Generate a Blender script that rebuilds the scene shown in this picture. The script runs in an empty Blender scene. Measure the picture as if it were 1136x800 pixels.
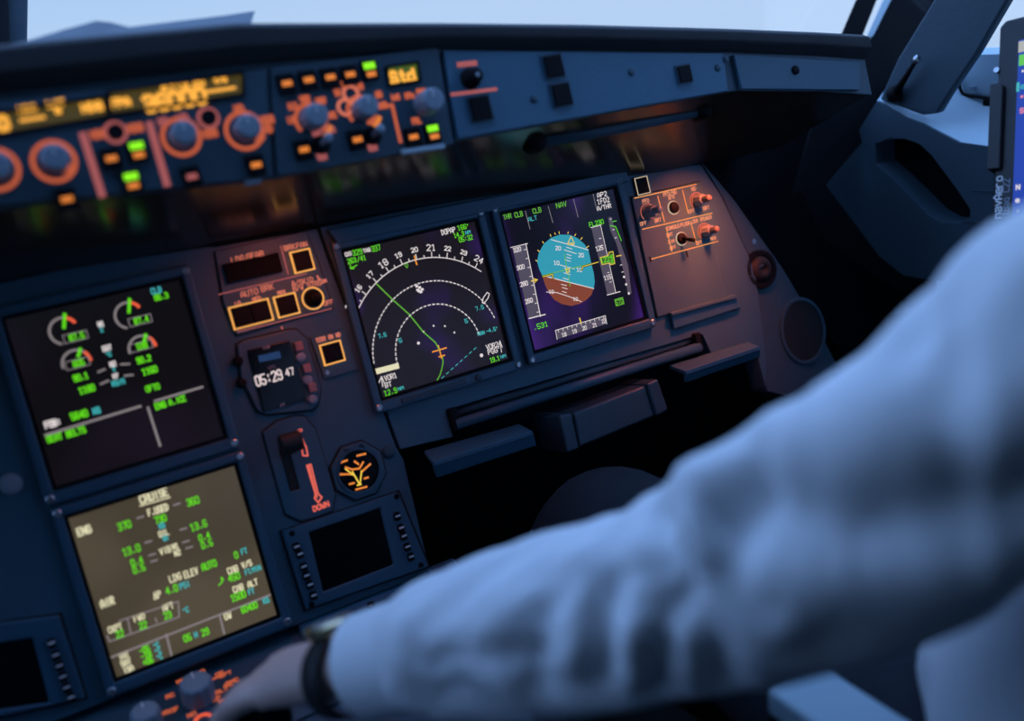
import bpy, bmesh, math, random
import numpy as np
from mathutils import Vector, Matrix, noise
from mathutils.geometry import tessellate_polygon

random.seed(4)
sc = bpy.context.scene
COL = sc.collection
PI = math.pi

# ------------------------------------------------------------------ camera solve (1136 x 800 frame)
IW, IH = 1136, 800
F = 1120.0
R = np.array([[0.8584109387532537, -0.24143697080612284, 0.45259126080454354],
              [0.26457975376621445, 0.96428170883453, 0.012583318487153557],
              [-0.4394635526704032, 0.10894482610525016, 0.8916293011891904]])
CP = np.array([-0.3503, -0.0380, 1.0455])          # camera in the instrument panel's own frame
TH = math.radians(15)                               # the panel leans back 15 degrees
S15, C15 = math.sin(TH), math.cos(TH)
PM = np.array([[1, 0, 0], [0, S15, -C15], [0, C15, S15]])
ZP = 1.0                                            # height of the panel frame's origin
CW = PM @ CP + np.array([0, 0, ZP])
PANEL = Matrix(((1, 0, 0, 0), (0, S15, -C15, 0), (0, C15, S15, ZP), (0, 0, 0, 1)))

def pray(px, py):
    return R.T @ np.array([(px - IW / 2) / F, -(py - IH / 2) / F, -1.0])
def at(px, py, w=0.0):
    """where the sight line through a photo pixel meets the panel-parallel plane w"""
    d = pray(px, py); t = (w - CP[2]) / d[2]; q = CP + t * d
    return (float(q[0]), float(q[1]))
def atd(px, py, d):
    return Vector(CW + PM @ pray(px, py) * d)
def atx(px, py, x):
    r = PM @ pray(px, py); return Vector(CW + r * ((x - CW[0]) / r[0]))
def atplane(px, py, o, n):
    r = PM @ pray(px, py); o = np.array(o); n = np.array(n)
    return Vector(CW + r * (((o - CW) @ n) / (r @ n)))

def homog(src, dst):
    A = []; b = []
    for (x, y), (u, v) in zip(src, dst):
        A.append([x, y, 1, 0, 0, 0, -u * x, -u * y]); b.append(u)
        A.append([0, 0, 0, x, y, 1, -v * x, -v * y]); b.append(v)
    h = np.linalg.solve(np.array(A, float), np.array(b, float))
    def f(x, y):
        k = h[6] * x + h[7] * y + 1
        return ((h[0] * x + h[1] * y + h[2]) / k, (h[3] * x + h[4] * y + h[5]) / k)
    return f

# ------------------------------------------------------------------ materials
def lin(c):
    return tuple(((x / 255) / 12.92 if x / 255 <= .04045 else ((x / 255 + .055) / 1.055) ** 2.4) for x in c)
def mat(name, rgb, rough=.5, metal=0.0, bump=0.0, scale=300.0, var=0.0, spec=.5, coat=0.0):
    m = bpy.data.materials.new(name); m.use_nodes = True
    nt = m.node_tree; b = nt.nodes['Principled BSDF']
    b.inputs['Base Color'].default_value = (*rgb, 1)
    b.inputs['Roughness'].default_value = rough
    b.inputs['Metallic'].default_value = metal
    b.inputs['Specular IOR Level'].default_value = spec
    b.inputs['Coat Weight'].default_value = coat
    tc = nt.nodes.new('ShaderNodeTexCoord')
    nz = nt.nodes.new('ShaderNodeTexNoise'); nz.inputs['Scale'].default_value = scale
    nz.inputs['Detail'].default_value = 3
    nt.links.new(tc.outputs['Object'], nz.inputs['Vector'])
    if bump:
        bp = nt.nodes.new('ShaderNodeBump'); bp.inputs['Strength'].default_value = bump
        bp.inputs['Distance'].default_value = .001
        nt.links.new(nz.outputs['Fac'], bp.inputs['Height'])
        nt.links.new(bp.outputs['Normal'], b.inputs['Normal'])
    n2 = nt.nodes.new('ShaderNodeTexNoise'); n2.inputs['Scale'].default_value = 22
    n2.inputs['Detail'].default_value = 4
    nt.links.new(tc.outputs['Object'], n2.inputs['Vector'])
    mr = nt.nodes.new('ShaderNodeMapRange')
    mr.inputs['To Min'].default_value = max(0, rough - .08); mr.inputs['To Max'].default_value = min(1, rough + .08)
    nt.links.new(n2.outputs['Fac'], mr.inputs['Value'])
    nt.links.new(mr.outputs['Result'], b.inputs['Roughness'])
    if var:
        mx = nt.nodes.new('ShaderNodeMix'); mx.data_type = 'RGBA'
        mx.inputs[6].default_value = (*[x * (1 - var) for x in rgb], 1)
        mx.inputs[7].default_value = (*[min(1, x * (1 + var)) for x in rgb], 1)
        nt.links.new(n2.outputs['Fac'], mx.inputs[0])
        nt.links.new(mx.outputs[2], b.inputs['Base Color'])
    return m
def emit(name, srgb, strength=1.0, base=(.02, .02, .02)):
    m = bpy.data.materials.new(name); m.use_nodes = True
    b = m.node_tree.nodes['Principled BSDF']
    b.inputs['Base Color'].default_value = (*base, 1)
    b.inputs['Emission Color'].default_value = (*lin(srgb), 1)
    b.inputs['Emission Strength'].default_value = strength
    b.inputs['Roughness'].default_value = .4
    return m
def screen_mat(name, a, b2, lo=.45, hi=.7, scale=9.0, shift=(0, 0, 0), stretch=(1, 1, 1)):
    """glossy dark display glass with its faint backlight glow"""
    m = bpy.data.materials.new(name); m.use_nodes = True
    nt = m.node_tree; b = nt.nodes['Principled BSDF']
    b.inputs['Base Color'].default_value = (.004, .004, .005, 1)
    b.inputs['Roughness'].default_value = .22
    b.inputs['Specular IOR Level'].default_value = .25
    tc = nt.nodes.new('ShaderNodeTexCoord'); mp = nt.nodes.new('ShaderNodeMapping')
    mp.inputs['Location'].default_value = shift; mp.inputs['Scale'].default_value = stretch
    nz = nt.nodes.new('ShaderNodeTexNoise'); nz.inputs['Scale'].default_value = scale; nz.inputs['Detail'].default_value = 1.5
    nt.links.new(tc.outputs['Object'], mp.inputs['Vector']); nt.links.new(mp.outputs['Vector'], nz.inputs['Vector'])
    mr = nt.nodes.new('ShaderNodeMapRange'); mr.interpolation_type = 'SMOOTHSTEP'
    mr.inputs['From Min'].default_value = lo; mr.inputs['From Max'].default_value = hi
    nt.links.new(nz.outputs['Fac'], mr.inputs['Value'])
    mx = nt.nodes.new('ShaderNodeMix'); mx.data_type = 'RGBA'
    mx.inputs[6].default_value = (*lin(a), 1); mx.inputs[7].default_value = (*lin(b2), 1)
    nt.links.new(mr.outputs['Result'], mx.inputs[0])
    nt.links.new(mx.outputs[2], b.inputs['Emission Color'])
    b.inputs['Emission Strength'].default_value = 1.0
    return m

M = {
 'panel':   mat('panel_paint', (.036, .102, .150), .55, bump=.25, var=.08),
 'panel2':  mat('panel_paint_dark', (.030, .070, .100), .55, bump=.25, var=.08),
 'glare':   mat('glareshield_paint', (.050, .140, .215), .6, bump=.3, var=.08),
 'pad':     mat('black_padding', (.012, .014, .018), .75, bump=.5, scale=500),
 'under':   mat('gloss_black_underside', (.030, .022, .016), .20, bump=.03, var=.3),
 'black':   mat('black_plastic', (.006, .006, .008), .6, spec=.12),
 'rubber':  mat('black_rubber', (.008, .008, .009), .7, bump=.3),
 'dark':    mat('black_matte_and_shade', (.006, .007, .009), .9, spec=.1),  # near-black also stands in for shade in gaps and corners
 'knob':    mat('grey_knob_plastic', (.22, .28, .34), .5, bump=.15),
 'bezel':   mat('bezel_paint', (.030, .098, .156), .45, bump=.15, var=.06),
 'metal':   mat('brushed_steel', (.45, .47, .5), .35, metal=1.0),
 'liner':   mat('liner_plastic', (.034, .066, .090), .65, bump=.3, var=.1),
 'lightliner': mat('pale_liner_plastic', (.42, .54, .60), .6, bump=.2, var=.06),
 'leather': mat('navy_leather', (.030, .055, .078), .42, bump=.5, scale=420, var=.15),
 'seat':    mat('seat_fabric', (.03, .035, .045), .9, bump=.6, scale=700),
 'floor':   mat('grey_carpet', (.03, .032, .036), .95, bump=.8, scale=900),
 'trouser': mat('navy_trouser_cloth', (.010, .015, .024), .9, bump=.5, scale=900),
 'shirt':   mat('white_shirt_cotton', (.80, .82, .84), .85, bump=.25, scale=1500, spec=.2),
 'skin':    mat('skin', (.62, .42, .36), .5, bump=.2, scale=350, var=.1),
 'hair':    mat('dark_hair', (.02, .015, .012), .6, bump=.8, scale=600),
 'shoe':    mat('black_shoe_leather', (.01, .01, .01), .3),
 'paper':   mat('pale_chart_paper', (.15, .17, .19), .8, var=.08),
 'slab':    mat('pale_armrest_vinyl', (.34, .46, .52), .55, bump=.3, var=.05),
 'glassdark': mat('dark_display_glass', (.003, .003, .004), .2, spec=.35),
 'gold':    mat('gold_metal', (.75, .6, .35), .3, metal=1.0),
 'tablet':  mat('black_tablet_case', (.006, .006, .007), .5),
 'greyprint': mat('grey_print', (.30, .33, .38), .6),
 'whiteprint': mat('white_print', (.8, .8, .8), .6),
}
E_ = {
 'green':  emit('display_green', (96, 214, 22), 1.0),
 'dgreen': emit('display_dim_green', (98, 178, 42), 1.0),
 'white':  emit('display_white', (225, 215, 215), 1.0),
 'grey':   emit('display_grey', (130, 122, 124), 1.0),
 'cyan':   emit('display_cyan', (60, 170, 172), 1.0),
 'yellow': emit('display_yellow', (236, 200, 70), 1.0),
 'amber':  emit('display_amber', (246, 150, 40), 1.0),
 'cream':  emit('display_cream', (224, 218, 180), 1.0),
 'red':    emit('display_red', (232, 92, 60), 1.0),
 'tape':   emit('display_tape_grey', (78, 70, 84), 1.0),
 'sky':    emit('display_attitude_blue', (46, 150, 172), 1.0),
 'ground': emit('display_attitude_brown', (128, 60, 28), 1.0),
 'legend': emit('legend_orange', (214, 116, 92), 1.0),
 'legbright': emit('legend_bright_orange', (240, 158, 116), 1.0),
 'fcu':    emit('legend_glareshield_orange', (190, 90, 58), 1.0),
 'legdim': emit('legend_dim_red', (160, 84, 84), 1.0),
 'frame':  emit('button_frame_amber', (248, 172, 84), 1.0),
 'pale':   emit('button_frame_pale', (196, 178, 150), 1.0),
 'lcd':    emit('lcd_amber', (255, 178, 66), 1.1),
 'lcdbg':  emit('lcd_olive_backlight', (66, 56, 18), 1.0),
 'lcdgrn': emit('lcd_green_backlight', (62, 84, 24), 1.0),
 'lamp':   emit('annunciator_green', (130, 228, 20), 1.3),
 'lampor': emit('annunciator_orange', (222, 126, 48), 1.0),
 'digits': emit('clock_digits', (226, 206, 206), 1.0),
 'blue':   emit('tablet_blue', (8, 46, 158), 1.0),
 'tgrey':  emit('tablet_bar_grey', (170, 170, 160), 1.0),
 'tgreen': emit('tablet_bar_green', (92, 190, 40), 1.0),
 'tpink':  emit('tablet_icon_pink', (225, 130, 150), 1.0),
 'clkblue': emit('clock_lcd_blue', (12, 52, 92), 1.0),
}
E_['black'] = M['black']
ND_S = screen_mat('nd_glass', (26, 21, 27), (48, 26, 92), .52, .72, 11, (.3, .1, 0))
PFD_S = screen_mat('pfd_glass', (14, 11, 22), (62, 30, 112), .42, .68, 9, (.07, .0, .2), (1.6, .5, 1))
EWD_S = screen_mat('ewd_glass', (14, 12, 15), (24, 18, 28), .45, .7, 6)
SD_S = screen_mat('sd_glass', (69, 62, 50), (82, 74, 60), .4, .65, 8)

# ------------------------------------------------------------------ mesh builder
class MB:
    def __init__(s): s.v = []; s.f = []; s.m = []
    def add(s, vs, fs, m=0):
        o = len(s.v); s.v += [tuple(v) for v in vs]
        for f in fs: s.f.append(tuple(o + i for i in f)); s.m.append(m)
        return s
    def box(s, c, d, m=0, rz=0.0):
        x, y, z = c; a, b, h = d[0] / 2, d[1] / 2, d[2] / 2
        vs = []
        for dz in (-h, h):
            for dx, dy in ((-a, -b), (a, -b), (a, b), (-a, b)):
                vs.append((x + dx * math.cos(rz) - dy * math.sin(rz), y + dx * math.sin(rz) + dy * math.cos(rz), z + dz))
        return s.add(vs, [(3, 2, 1, 0), (4, 5, 6, 7), (0, 1, 5, 4), (1, 2, 6, 5), (2, 3, 7, 6), (3, 0, 4, 7)], m)
    def prism(s, poly, z0, z1, holes=(), m=0, cap=True):
        """flat polygon (with holes) extruded from z0 to z1"""
        def ccw(p):
            a = sum(p[i][0] * p[(i + 1) % len(p)][1] - p[(i + 1) % len(p)][0] * p[i][1] for i in range(len(p)))
            return a > 0
        poly = list(poly) if ccw(poly) else list(poly)[::-1]
        holes = [list(h)[::-1] if ccw(h) else list(h) for h in holes]
        loops = [poly] + holes
        flat = [p for l in loops for p in l]
        n = len(flat)
        vs = [(p[0], p[1], z0) for p in flat] + [(p[0], p[1], z1) for p in flat]
        fs = []
        if cap:
            if holes or len(poly) > 4:
                tri = tessellate_polygon([[Vector((p[0], p[1], 0)) for p in l] for l in loops])
                for t in tri:
                    a, b, c = [flat[i] for i in t]
                    if (b[0] - a[0]) * (c[1] - a[1]) - (b[1] - a[1]) * (c[0] - a[0]) < 0: t = t[::-1]
                    fs.append(tuple(i + n for i in t)); fs.append(tuple(t[::-1]))
            else:
                fs.append(tuple(range(n, 2 * n))); fs.append(tuple(range(n - 1, -1, -1)))
        o = 0
        for l in loops:
            k = len(l)
            for i in range(k):
                a, b = o + i, o + (i + 1) % k
                fs.append((a, b, b + n, a + n))
            o += k
        return s.add(vs, fs, m)
    def ring_pts(s, c, r, n=28, ry=None):
        ry = r if ry is None else ry
        return [(c[0] + r * math.cos(2 * PI * i / n), c[1] + ry * math.sin(2 * PI * i / n)) for i in range(n)]
    def disc(s, c, r, z0, z1, m=0, n=28): return s.prism(s.ring_pts(c, r, n), z0, z1, m=m)
    def ring(s, c, r0, r1, z0, z1, m=0, n=32): return s.prism(s.ring_pts(c, r1, n), z0, z1, [s.ring_pts(c, r0, n)], m)
    def frame(s, c, w, h, t, z0, z1, m=0, rz=0.0):
        def rc(a, b): return [(c[0] + x * math.cos(rz) - y * math.sin(rz), c[1] + x * math.sin(rz) + y * math.cos(rz)) for x, y in ((-a, -b), (a, -b), (a, b), (-a, b))]
        return s.prism(rc(w / 2, h / 2), z0, z1, [rc(w / 2 - t, h / 2 - t)], m)
    def lathe(s, c, prof, m=0, n=28, ridges=0, depth=0.0):
        """profile [(r, z)] turned about the z axis"""
        vs = []; fs = []
        for r, z in prof:
            for i in range(n):
                a = 2 * PI * i / n
                rr = r * (1 - (depth if ridges and (i * ridges * 2 // n) % 2 else 0))
                vs.append((c[0] + rr * math.cos(a), c[1] + rr * math.sin(a), c[2] + z))
        for k in range(len(prof) - 1):
            for i in range(n):
                a, b = k * n + i, k * n + (i + 1) % n
                fs.append((a, b, b + n, a + n))
        fs.append(tuple(range((len(prof) - 1) * n, len(prof) * n)))
        fs.append(tuple(range(n - 1, -1, -1)))
        return s.add(vs, fs, m)
    def tube(s, pts, r, m=0, n=10, caps=True):
        pts = [Vector(p) for p in pts]; rs = r if isinstance(r, (list, tuple)) else [r] * len(pts)
        vs = []; fs = []; up = None
        for k, p in enumerate(pts):
            t = (pts[min(k + 1, len(pts) - 1)] - pts[max(k - 1, 0)]).normalized()
            if up is None: up = t.orthogonal().normalized()
            up = (up - t * up.dot(t)).normalized(); sd = t.cross(up)
            for i in range(n):
                a = 2 * PI * i / n
                vs.append(p + (up * math.cos(a) + sd * math.sin(a)) * rs[k])
        for k in range(len(pts) - 1):
            for i in range(n):
                a, b = k * n + i, k * n + (i + 1) % n
                fs.append((a, b, b + n, a + n))
        if caps:
            fs.append(tuple(range(n - 1, -1, -1))); fs.append(tuple(range((len(pts) - 1) * n, len(pts) * n)))
        return s.add(vs, fs, m)
    def line(s, pts, w, z, m=0):
        """flat printed stroke"""
        for (x0, y0), (x1, y1) in zip(pts[:-1], pts[1:]):
            dx, dy = x1 - x0, y1 - y0; l = math.hypot(dx, dy)
            if l < 1e-9: dx, dy, l = 1e-6, 0, 1e-6
            ux, uy = dx / l * w / 2, dy / l * w / 2
            e = .8
            s.add([(x0 - ux * e - uy, y0 - uy * e + ux, z), (x0 - ux * e + uy, y0 - uy * e - ux, z),
                   (x1 + ux * e + uy, y1 + uy * e - ux, z), (x1 + ux * e - uy, y1 + uy * e + ux, z)], [(0, 1, 2, 3)], m)
        return s
    def arc(s, c, r, a0, a1, w, z, m=0, n=24, dash=0):
        pts = [(c[0] + r * math.sin(a0 + (a1 - a0) * i / n), c[1] + r * math.cos(a0 + (a1 - a0) * i / n)) for i in range(n + 1)]
        if not dash: return s.line(pts, w, z, m)
        for i in range(0, n, 2): s.line([pts[i], pts[i + 1]], w, z, m)
        return s
    def text(s, t, x, y, h, z, m=0, w=None, align='c', rot=0.0, tight=1.0):
        """stroke lettering centred on (x, y)"""
        k = h / 6; adv = 5.6 * k * tight
        tot = adv * (len(t) - 1) + 4 * k * tight
        ox = {'c': -tot / 2, 'l': 0, 'r': -tot}[align]
        w = w or h * .16
        for ch in t:
            for st in FONT.get(ch, ()):
                pts = [(ox + q[0] * k * tight, q[1] * k - h / 2) for q in st]
                pts = [(x + a * math.cos(rot) - b * math.sin(rot), y + a * math.sin(rot) + b * math.cos(rot)) for a, b in pts]
                s.line(pts, w, z, m)
            ox += adv
        return s
    def quad(s, pts, z, m=0): return s.add([(p[0], p[1], z) for p in pts], [tuple(range(len(pts)))], m)
    def build(s, name, mats, parent=None, M_=None, bevel=0.0, smooth=False, seg=2):
        me = bpy.data.meshes.new(name)
        me.from_pydata(s.v, [], s.f)
        mats = mats if isinstance(mats, (list, tuple)) else [mats]
        for mm in mats: me.materials.append(mm)
        for p, i in zip(me.polygons, s.m): p.material_index = i
        o = bpy.data.objects.new(name, me); COL.objects.link(o)
        bm = bmesh.new(); bm.from_mesh(me)
        bmesh.ops.remove_doubles(bm, verts=bm.verts, dist=1e-6)
        bmesh.ops.recalc_face_normals(bm, faces=bm.faces) if bevel else None
        bm.to_mesh(me); bm.free()
        if smooth:
            for p in me.polygons: p.use_smooth = True
        if bevel:
            md = o.modifiers.new('bevel', 'BEVEL'); md.width = bevel; md.segments = seg
            md.limit_method = 'ANGLE'; md.angle_limit = math.radians(35)
            for p in me.polygons: p.use_smooth = True
            md2 = o.modifiers.new('wn', 'WEIGHTED_NORMAL')
        if parent: o.parent = parent
        if M_ is not None: o.matrix_world = M_
        return o

_F = {'A': '00 04 26 44 40;02 42', 'B': '00 06 36 45 44 33 03;33 42 41 30 00', 'C': '45 36 16 05 01 10 30 41', 'D': '00 06 26 44 42 20 00',
 'E': '46 06 00 40;03 33', 'F': '46 06 00;03 33', 'G': '45 36 16 05 01 10 30 41 43 23', 'H': '00 06;40 46;03 43', 'I': '20 26', 'J': '46 41 30 10 01',
 'K': '00 06;46 02;13 40', 'L': '06 00 40', 'M': '00 06 23 46 40', 'N': '00 06 40 46', 'O': '10 01 05 16 36 45 41 30 10', 'P': '00 06 36 45 44 33 03',
 'Q': '10 01 05 16 36 45 41 30 10;22 40', 'R': '00 06 36 45 44 33 03;23 40', 'S': '45 36 16 05 04 13 33 42 41 30 10 01', 'T': '06 46;26 20',
 'U': '06 01 10 30 41 46', 'V': '06 20 46', 'W': '06 10 23 30 46', 'X': '00 46;06 40', 'Y': '06 23 46;23 20', 'Z': '06 46 00 40',
 '0': '10 01 05 16 36 45 41 30 10', '1': '05 26 20;10 30', '2': '05 16 36 45 44 00 40', '3': '05 16 36 45 44 33 42 41 30 10 01;13 33', '4': '30 36 02 42',
 '5': '46 06 03 33 42 41 30 10 01', '6': '45 36 16 05 01 10 30 41 42 33 03', '7': '06 46 20', '8': '13 04 05 16 36 45 44 33 13 02 01 10 30 41 42 33',
 '9': '01 10 30 41 45 36 16 05 04 13 43', '.': '20 21', ':': '21 22;24 25', '/': '00 46', '-': '03 43', '+': '03 43;21 25', '%': '00 46;06 15;31 40',
 '&': '40 05 16 25 01 10 20 42', '*': '14 15 25 24 14', '~': '00 26 40 00',
 'a': '04 34 43 40 10 01 12 42', 'b': '06 00 30 41 43 34 04', 'c': '44 14 03 01 10 40', 'e': '02 42 43 34 14 03 01 10 40', 'g': '40 34 14 03 01 10 40', 'n': '00 04;03 14 34 43 40', 'o': '10 01 03 14 34 43 41 30 10',
 'r': '00 04;03 14 34', 't': '26 21 30 40;14 34', 'v': '04 20 44', 'd': '46 40 10 01 03 14 44', 'h': '06 00;03 14 34 43 40', 'i': '20 24;26 26', 'l': '20 26', 's': '44 14 03 12 32 41 30 00', 'u': '04 01 10 40 44'}
FONT = {k: [[(int(q[0]), int(q[1])) for q in st.split()] for st in v.split(';')] for k, v in _F.items()}

# ------------------------------------------------------------------ scene-object helpers
def tag(o, label, cat, group=None, kind=None):
    if label: o['label'] = label
    if cat: o['category'] = cat
    if group: o['group'] = group
    if kind: o['kind'] = kind
    return o
def thing(name, label, cat, M_, group=None):
    o = bpy.data.objects.new(name, None); COL.objects.link(o)
    o.empty_display_size = .03
    o.matrix_world = M_
    return tag(o, label, cat, group)
def struct(o): o['kind'] = 'structure'; return o
def PT(u, v, w=0.0, rz=0.0):
    return PANEL @ Matrix.Translation((u, v, w)) @ Matrix.Rotation(rz, 4, 'Z')
def copy_tree(o, parent=None):
    c = o.copy(); COL.objects.link(c)
    if parent: c.parent = parent
    for ch in list(o.children): copy_tree(ch, c)
    return c
class Loc:
    """photo pixel -> local (x, y) of a thing standing on the panel-parallel plane w"""
    def __init__(s, w, org=None, px=None):
        s.w = w; s.o = org if org else at(px[0], px[1], w)
        s.M = PT(s.o[0], s.o[1], w)
    def __call__(s, px, py, dz=0.0):
        u, v = at(px, py, s.w + dz); return (u - s.o[0], v - s.o[1])
    def poly(s, pts, dz=0.0): return [s(a, b, dz) for a, b in pts]
def seam_gap(t, poly, w=.0022):
    cx = sum(p[0] for p in poly) / len(poly); cy = sum(p[1] for p in poly) / len(poly)
    out = []
    for x, y in poly:
        d = math.hypot(x - cx, y - cy); out.append((x + (x - cx) / d * w, y + (y - cy) / d * w))
    b = MB(); b.prism(out, 0, .0007); b.build('seam_gap', M['rubber'], t)  # black sheet showing round the plate paints the dark gap at its edge
def crop(x0, y0, k): return lambda x, y: (x0 + x / k, y0 + y / k)
# ================================================================== DISPLAY UNITS
HW, HH = .0800, .0808
SCR = {'ND': [(378, 280), (526, 246), (562, 399), (425, 440)], 'PFD': [(554, 239), (678, 210), (713, 353), (592, 388)],
       'EWD': [(2, 352), (199, 311), (252, 487), (58, 539)], 'SD': [(78, 571), (255, 520), (304, 683), (133, 748)]}
CORN = [(-HW, HH), (HW, HH), (HW, -HH), (-HW, -HH)]
def display(key, name, label, smat, group=None):
    cs = [at(*p) for p in SCR[key]]
    c = (sum(p[0] for p in cs) / 4, sum(p[1] for p in cs) / 4)
    t = thing(name, label, 'display screen', PT(*c), group)
    hm = homog(SCR[key], CORN)
    b = MB()
    out = [(-.0925, .094), (.0925, .094), (.0925, -.0965), (-.0925, -.0965)]
    b.prism(out, 0.0005, .0085, [[(-.0835, .0843), (.0835, .0843), (.0835, -.0843), (-.0835, -.0843)]])
    b.build('bezel', M['bezel'], t, bevel=.002)
    b = MB()                                                     # inner reveal
    b.prism([(-.0838, .0846), (.0838, .0846), (.0838, -.0846), (-.0838, -.0846)], .0003, .0055,
            [[(-HW, HH), (HW, HH), (HW, -HH), (-HW, -HH)]])
    b.build('reveal', M['black'], t)
    b = MB(); b.box((0, 0, .0016), (HW * 2 + .002, HH * 2 + .002, .003))
    scr = b.build('screen', smat, t)
    for sx in (-1, 1):
        for sy in (-1, 1):
            b = MB(); b.lathe((sx * .0878, sy * .0893 - .001, .008), [(.0040, 0), (.0040, .0014), (.0028, .0022), (.0026, .0012)], n=14)
            b.line([(sx * .0878 - .002, sy * .0893 - .001), (sx * .0878 + .002, sy * .0893 - .001)], .0007, .0096)
            b.build('screw', M['metal'], t)
    return t, scr, hm
Z = .0034
def sym(name, scr, fn, keys):
    b = MB(); fn(b); return b.build(name, [E_[k] for k in keys], scr)

# ---- navigation display
nd_t, nd_s, nh = display('ND', 'navigation_display', 'navigation display with white compass arc and green route line', ND_S)
cN = crop(360, 230, 3.636)
def n(x, y): return nh(*cN(x, y))
AC = n(462, 583); RAD = n(362, 216)[1] - AC[1]
AC = (n(410, 400)[0] * .2 + AC[0] * .8, AC[1])
def pol(a, r): a = math.radians(a); return (AC[0] + RAD * r * math.sin(a), AC[1] + RAD * r * math.cos(a))
def f(b):
    b.arc(AC, RAD, math.radians(-50), math.radians(45), .0010, Z, 0, 40)
    for hd in range(150, 245, 5):
        a = (hd - 199.5)
        if -50 < a < 46:
            big = hd % 10 == 0
            b.line([pol(a, 1.0), pol(a, 1.055 if big else 1.028)], .0010, Z)
            if big:
                p = pol(a, 1.105); s = .0064 if hd % 30 == 0 else .0046
                b.text(str(hd // 10), p[0], p[1], s, Z, 0, rot=-math.radians(a), w=.0010)
sym('compass_arc', nd_s, f, ['white'])
sym('range_arc', nd_s, lambda b: b.arc(AC, RAD * .5, math.radians(-92), math.radians(84), .0012, Z, 0, 61, dash=1), ['white'])
sym('range_arc', nd_s, lambda b: b.arc(AC, RAD * .75, math.radians(-85), math.radians(76), .0012, Z, 0, 91, dash=1), ['white'])
def f(b):
    b.line([n(205, 315), n(270, 378), n(340, 440), n(395, 508), n(445, 552), n(462, 583)], .0013, Z)
sym('route_line', nd_s, f, ['dgreen'])
def f(b):
    b.line([n(472, 606), n(475, 630), n(470, 655), n(462, 680), n(452, 698)], .0011, Z)
sym('track_line', nd_s, f, ['dgreen'])
def f(b):
    d = n(325, 238); b.line([(d[0], d[1] + .003), (d[0] + .0018, d[1]), (d[0], d[1] - .003), (d[0] - .0018, d[1]), (d[0], d[1] + .003)], .0009, Z)
sym('track_diamond', nd_s, f, ['dgreen'])
def f(b):
    p, q = n(470, 690), n(605, 572)
    for i in range(0, 15, 2):
        a = [(p[0] + (q[0] - p[0]) * k / 15, p[1] + (q[1] - p[1]) * k / 15) for k in (i, i + 1)]
        b.line(a, .0009, Z)
sym('secondary_route', nd_s, f, ['cyan'])
def f(b):
    b.line([n(433, 588), n(488, 572)], .0014, Z); b.line([n(459, 607), n(481, 601)], .0014, Z)
    b.line([n(456, 563), n(469, 612)], .0014, Z)
sym('aircraft_symbol', nd_s, f, ['amber'])
sym('heading_marker', nd_s, lambda b: b.line([n(357, 200), n(367, 235)], .0016, Z), ['amber'])
NDK = ['white', 'green', 'cyan', 'cream']
def ndx(fn): sym('readout', nd_s, fn, NDK)
if True:
    def T(t, x0, y0, x1, y1, m, h, tight=.8):
        p, q = n(x0, y0), n(x1, y1); w = q[0] - p[0]
        k = w / (len(t) * 5.6 - 1.6); b = MB(); b.text(t, (p[0] + q[0]) / 2, (p[1] + q[1]) / 2, h * .88, Z, m, w=.00085, tight=k / (h * .88 / 6) * .93); b.build('readout', [E_[c_] for c_ in NDK], nd_s)
    T('GS', 72, 193, 98, 186, 0, .0045); T('329', 102, 187, 142, 178, 1, .0062)
    T('TAS', 146, 178, 176, 171, 0, .0042); T('337', 180, 172, 216, 161, 1, .0066)
    T('263', 82, 222, 118, 213, 1, .0058); T('/41', 122, 213, 158, 204, 1, .0058)
    p, q = n(122, 236), n(97, 250)
    def wa(b): b.line([p, q], .0011, Z, 1); b.line([(q[0] + .0005, q[1] + .0035), q, (q[0] + .0038, q[1] - .0008)], .0011, Z, 1)
    sym('wind_arrow', nd_s, wa, NDK)
    T('DOPAP', 466, 104, 525, 90, 0, .0062); T('166*', 533, 86, 582, 74, 1, .0060)
    T('14.3', 518, 118, 560, 106, 1, .0056); T('NM', 566, 106, 586, 100, 2, .0040)
    T('05:32', 538, 136, 596, 122, 1, .0058)
    T('7.5', 215, 526, 248, 518, 2, .0048); T('5', 299, 544, 310, 540, 2, .0048); T('5', 562, 468, 573, 464, 2, .0048)
    T('7.5', 604, 418, 638, 410, 2, .0048); T('MAN', 612, 519, 640, 511, 2, .0046); T('-4.5*', 646, 509, 694, 494, 2, .0046)
    T('VOR2', 645, 572, 694, 558, 0, .0062); T('PGG', 652, 591, 690, 580, 0, .0060)
    def wa(b): b.line([n(694, 575), n(700, 545), n(709, 570)], .0009, Z); b.line([n(701, 548), n(706, 590)], .0009, Z)
    sym('navaid_arrow', nd_s, wa, NDK)
    T('19.1', 660, 622, 698, 612, 1, .0060); T('NM', 702, 609, 722, 603, 2, .0036)
    ndx(lambda b: b.line([n(214, 663), n(292, 643)], .0062, Z, 3))
    T('VOR1', 243, 692, 292, 677, 0, .0062); T('BT', 246, 718, 272, 711, 0, .0055)
    def wa(b): b.line([n(222, 708), n(232, 684), n(243, 706)], .0010, Z); b.line([n(232, 688), n(238, 722)], .0010, Z)
    sym('navaid_arrow', nd_s, wa, NDK)
    T('12.9', 243, 750, 294, 735, 1, .0062); T('NM', 298, 732, 320, 726, 2, .0036)
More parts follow.
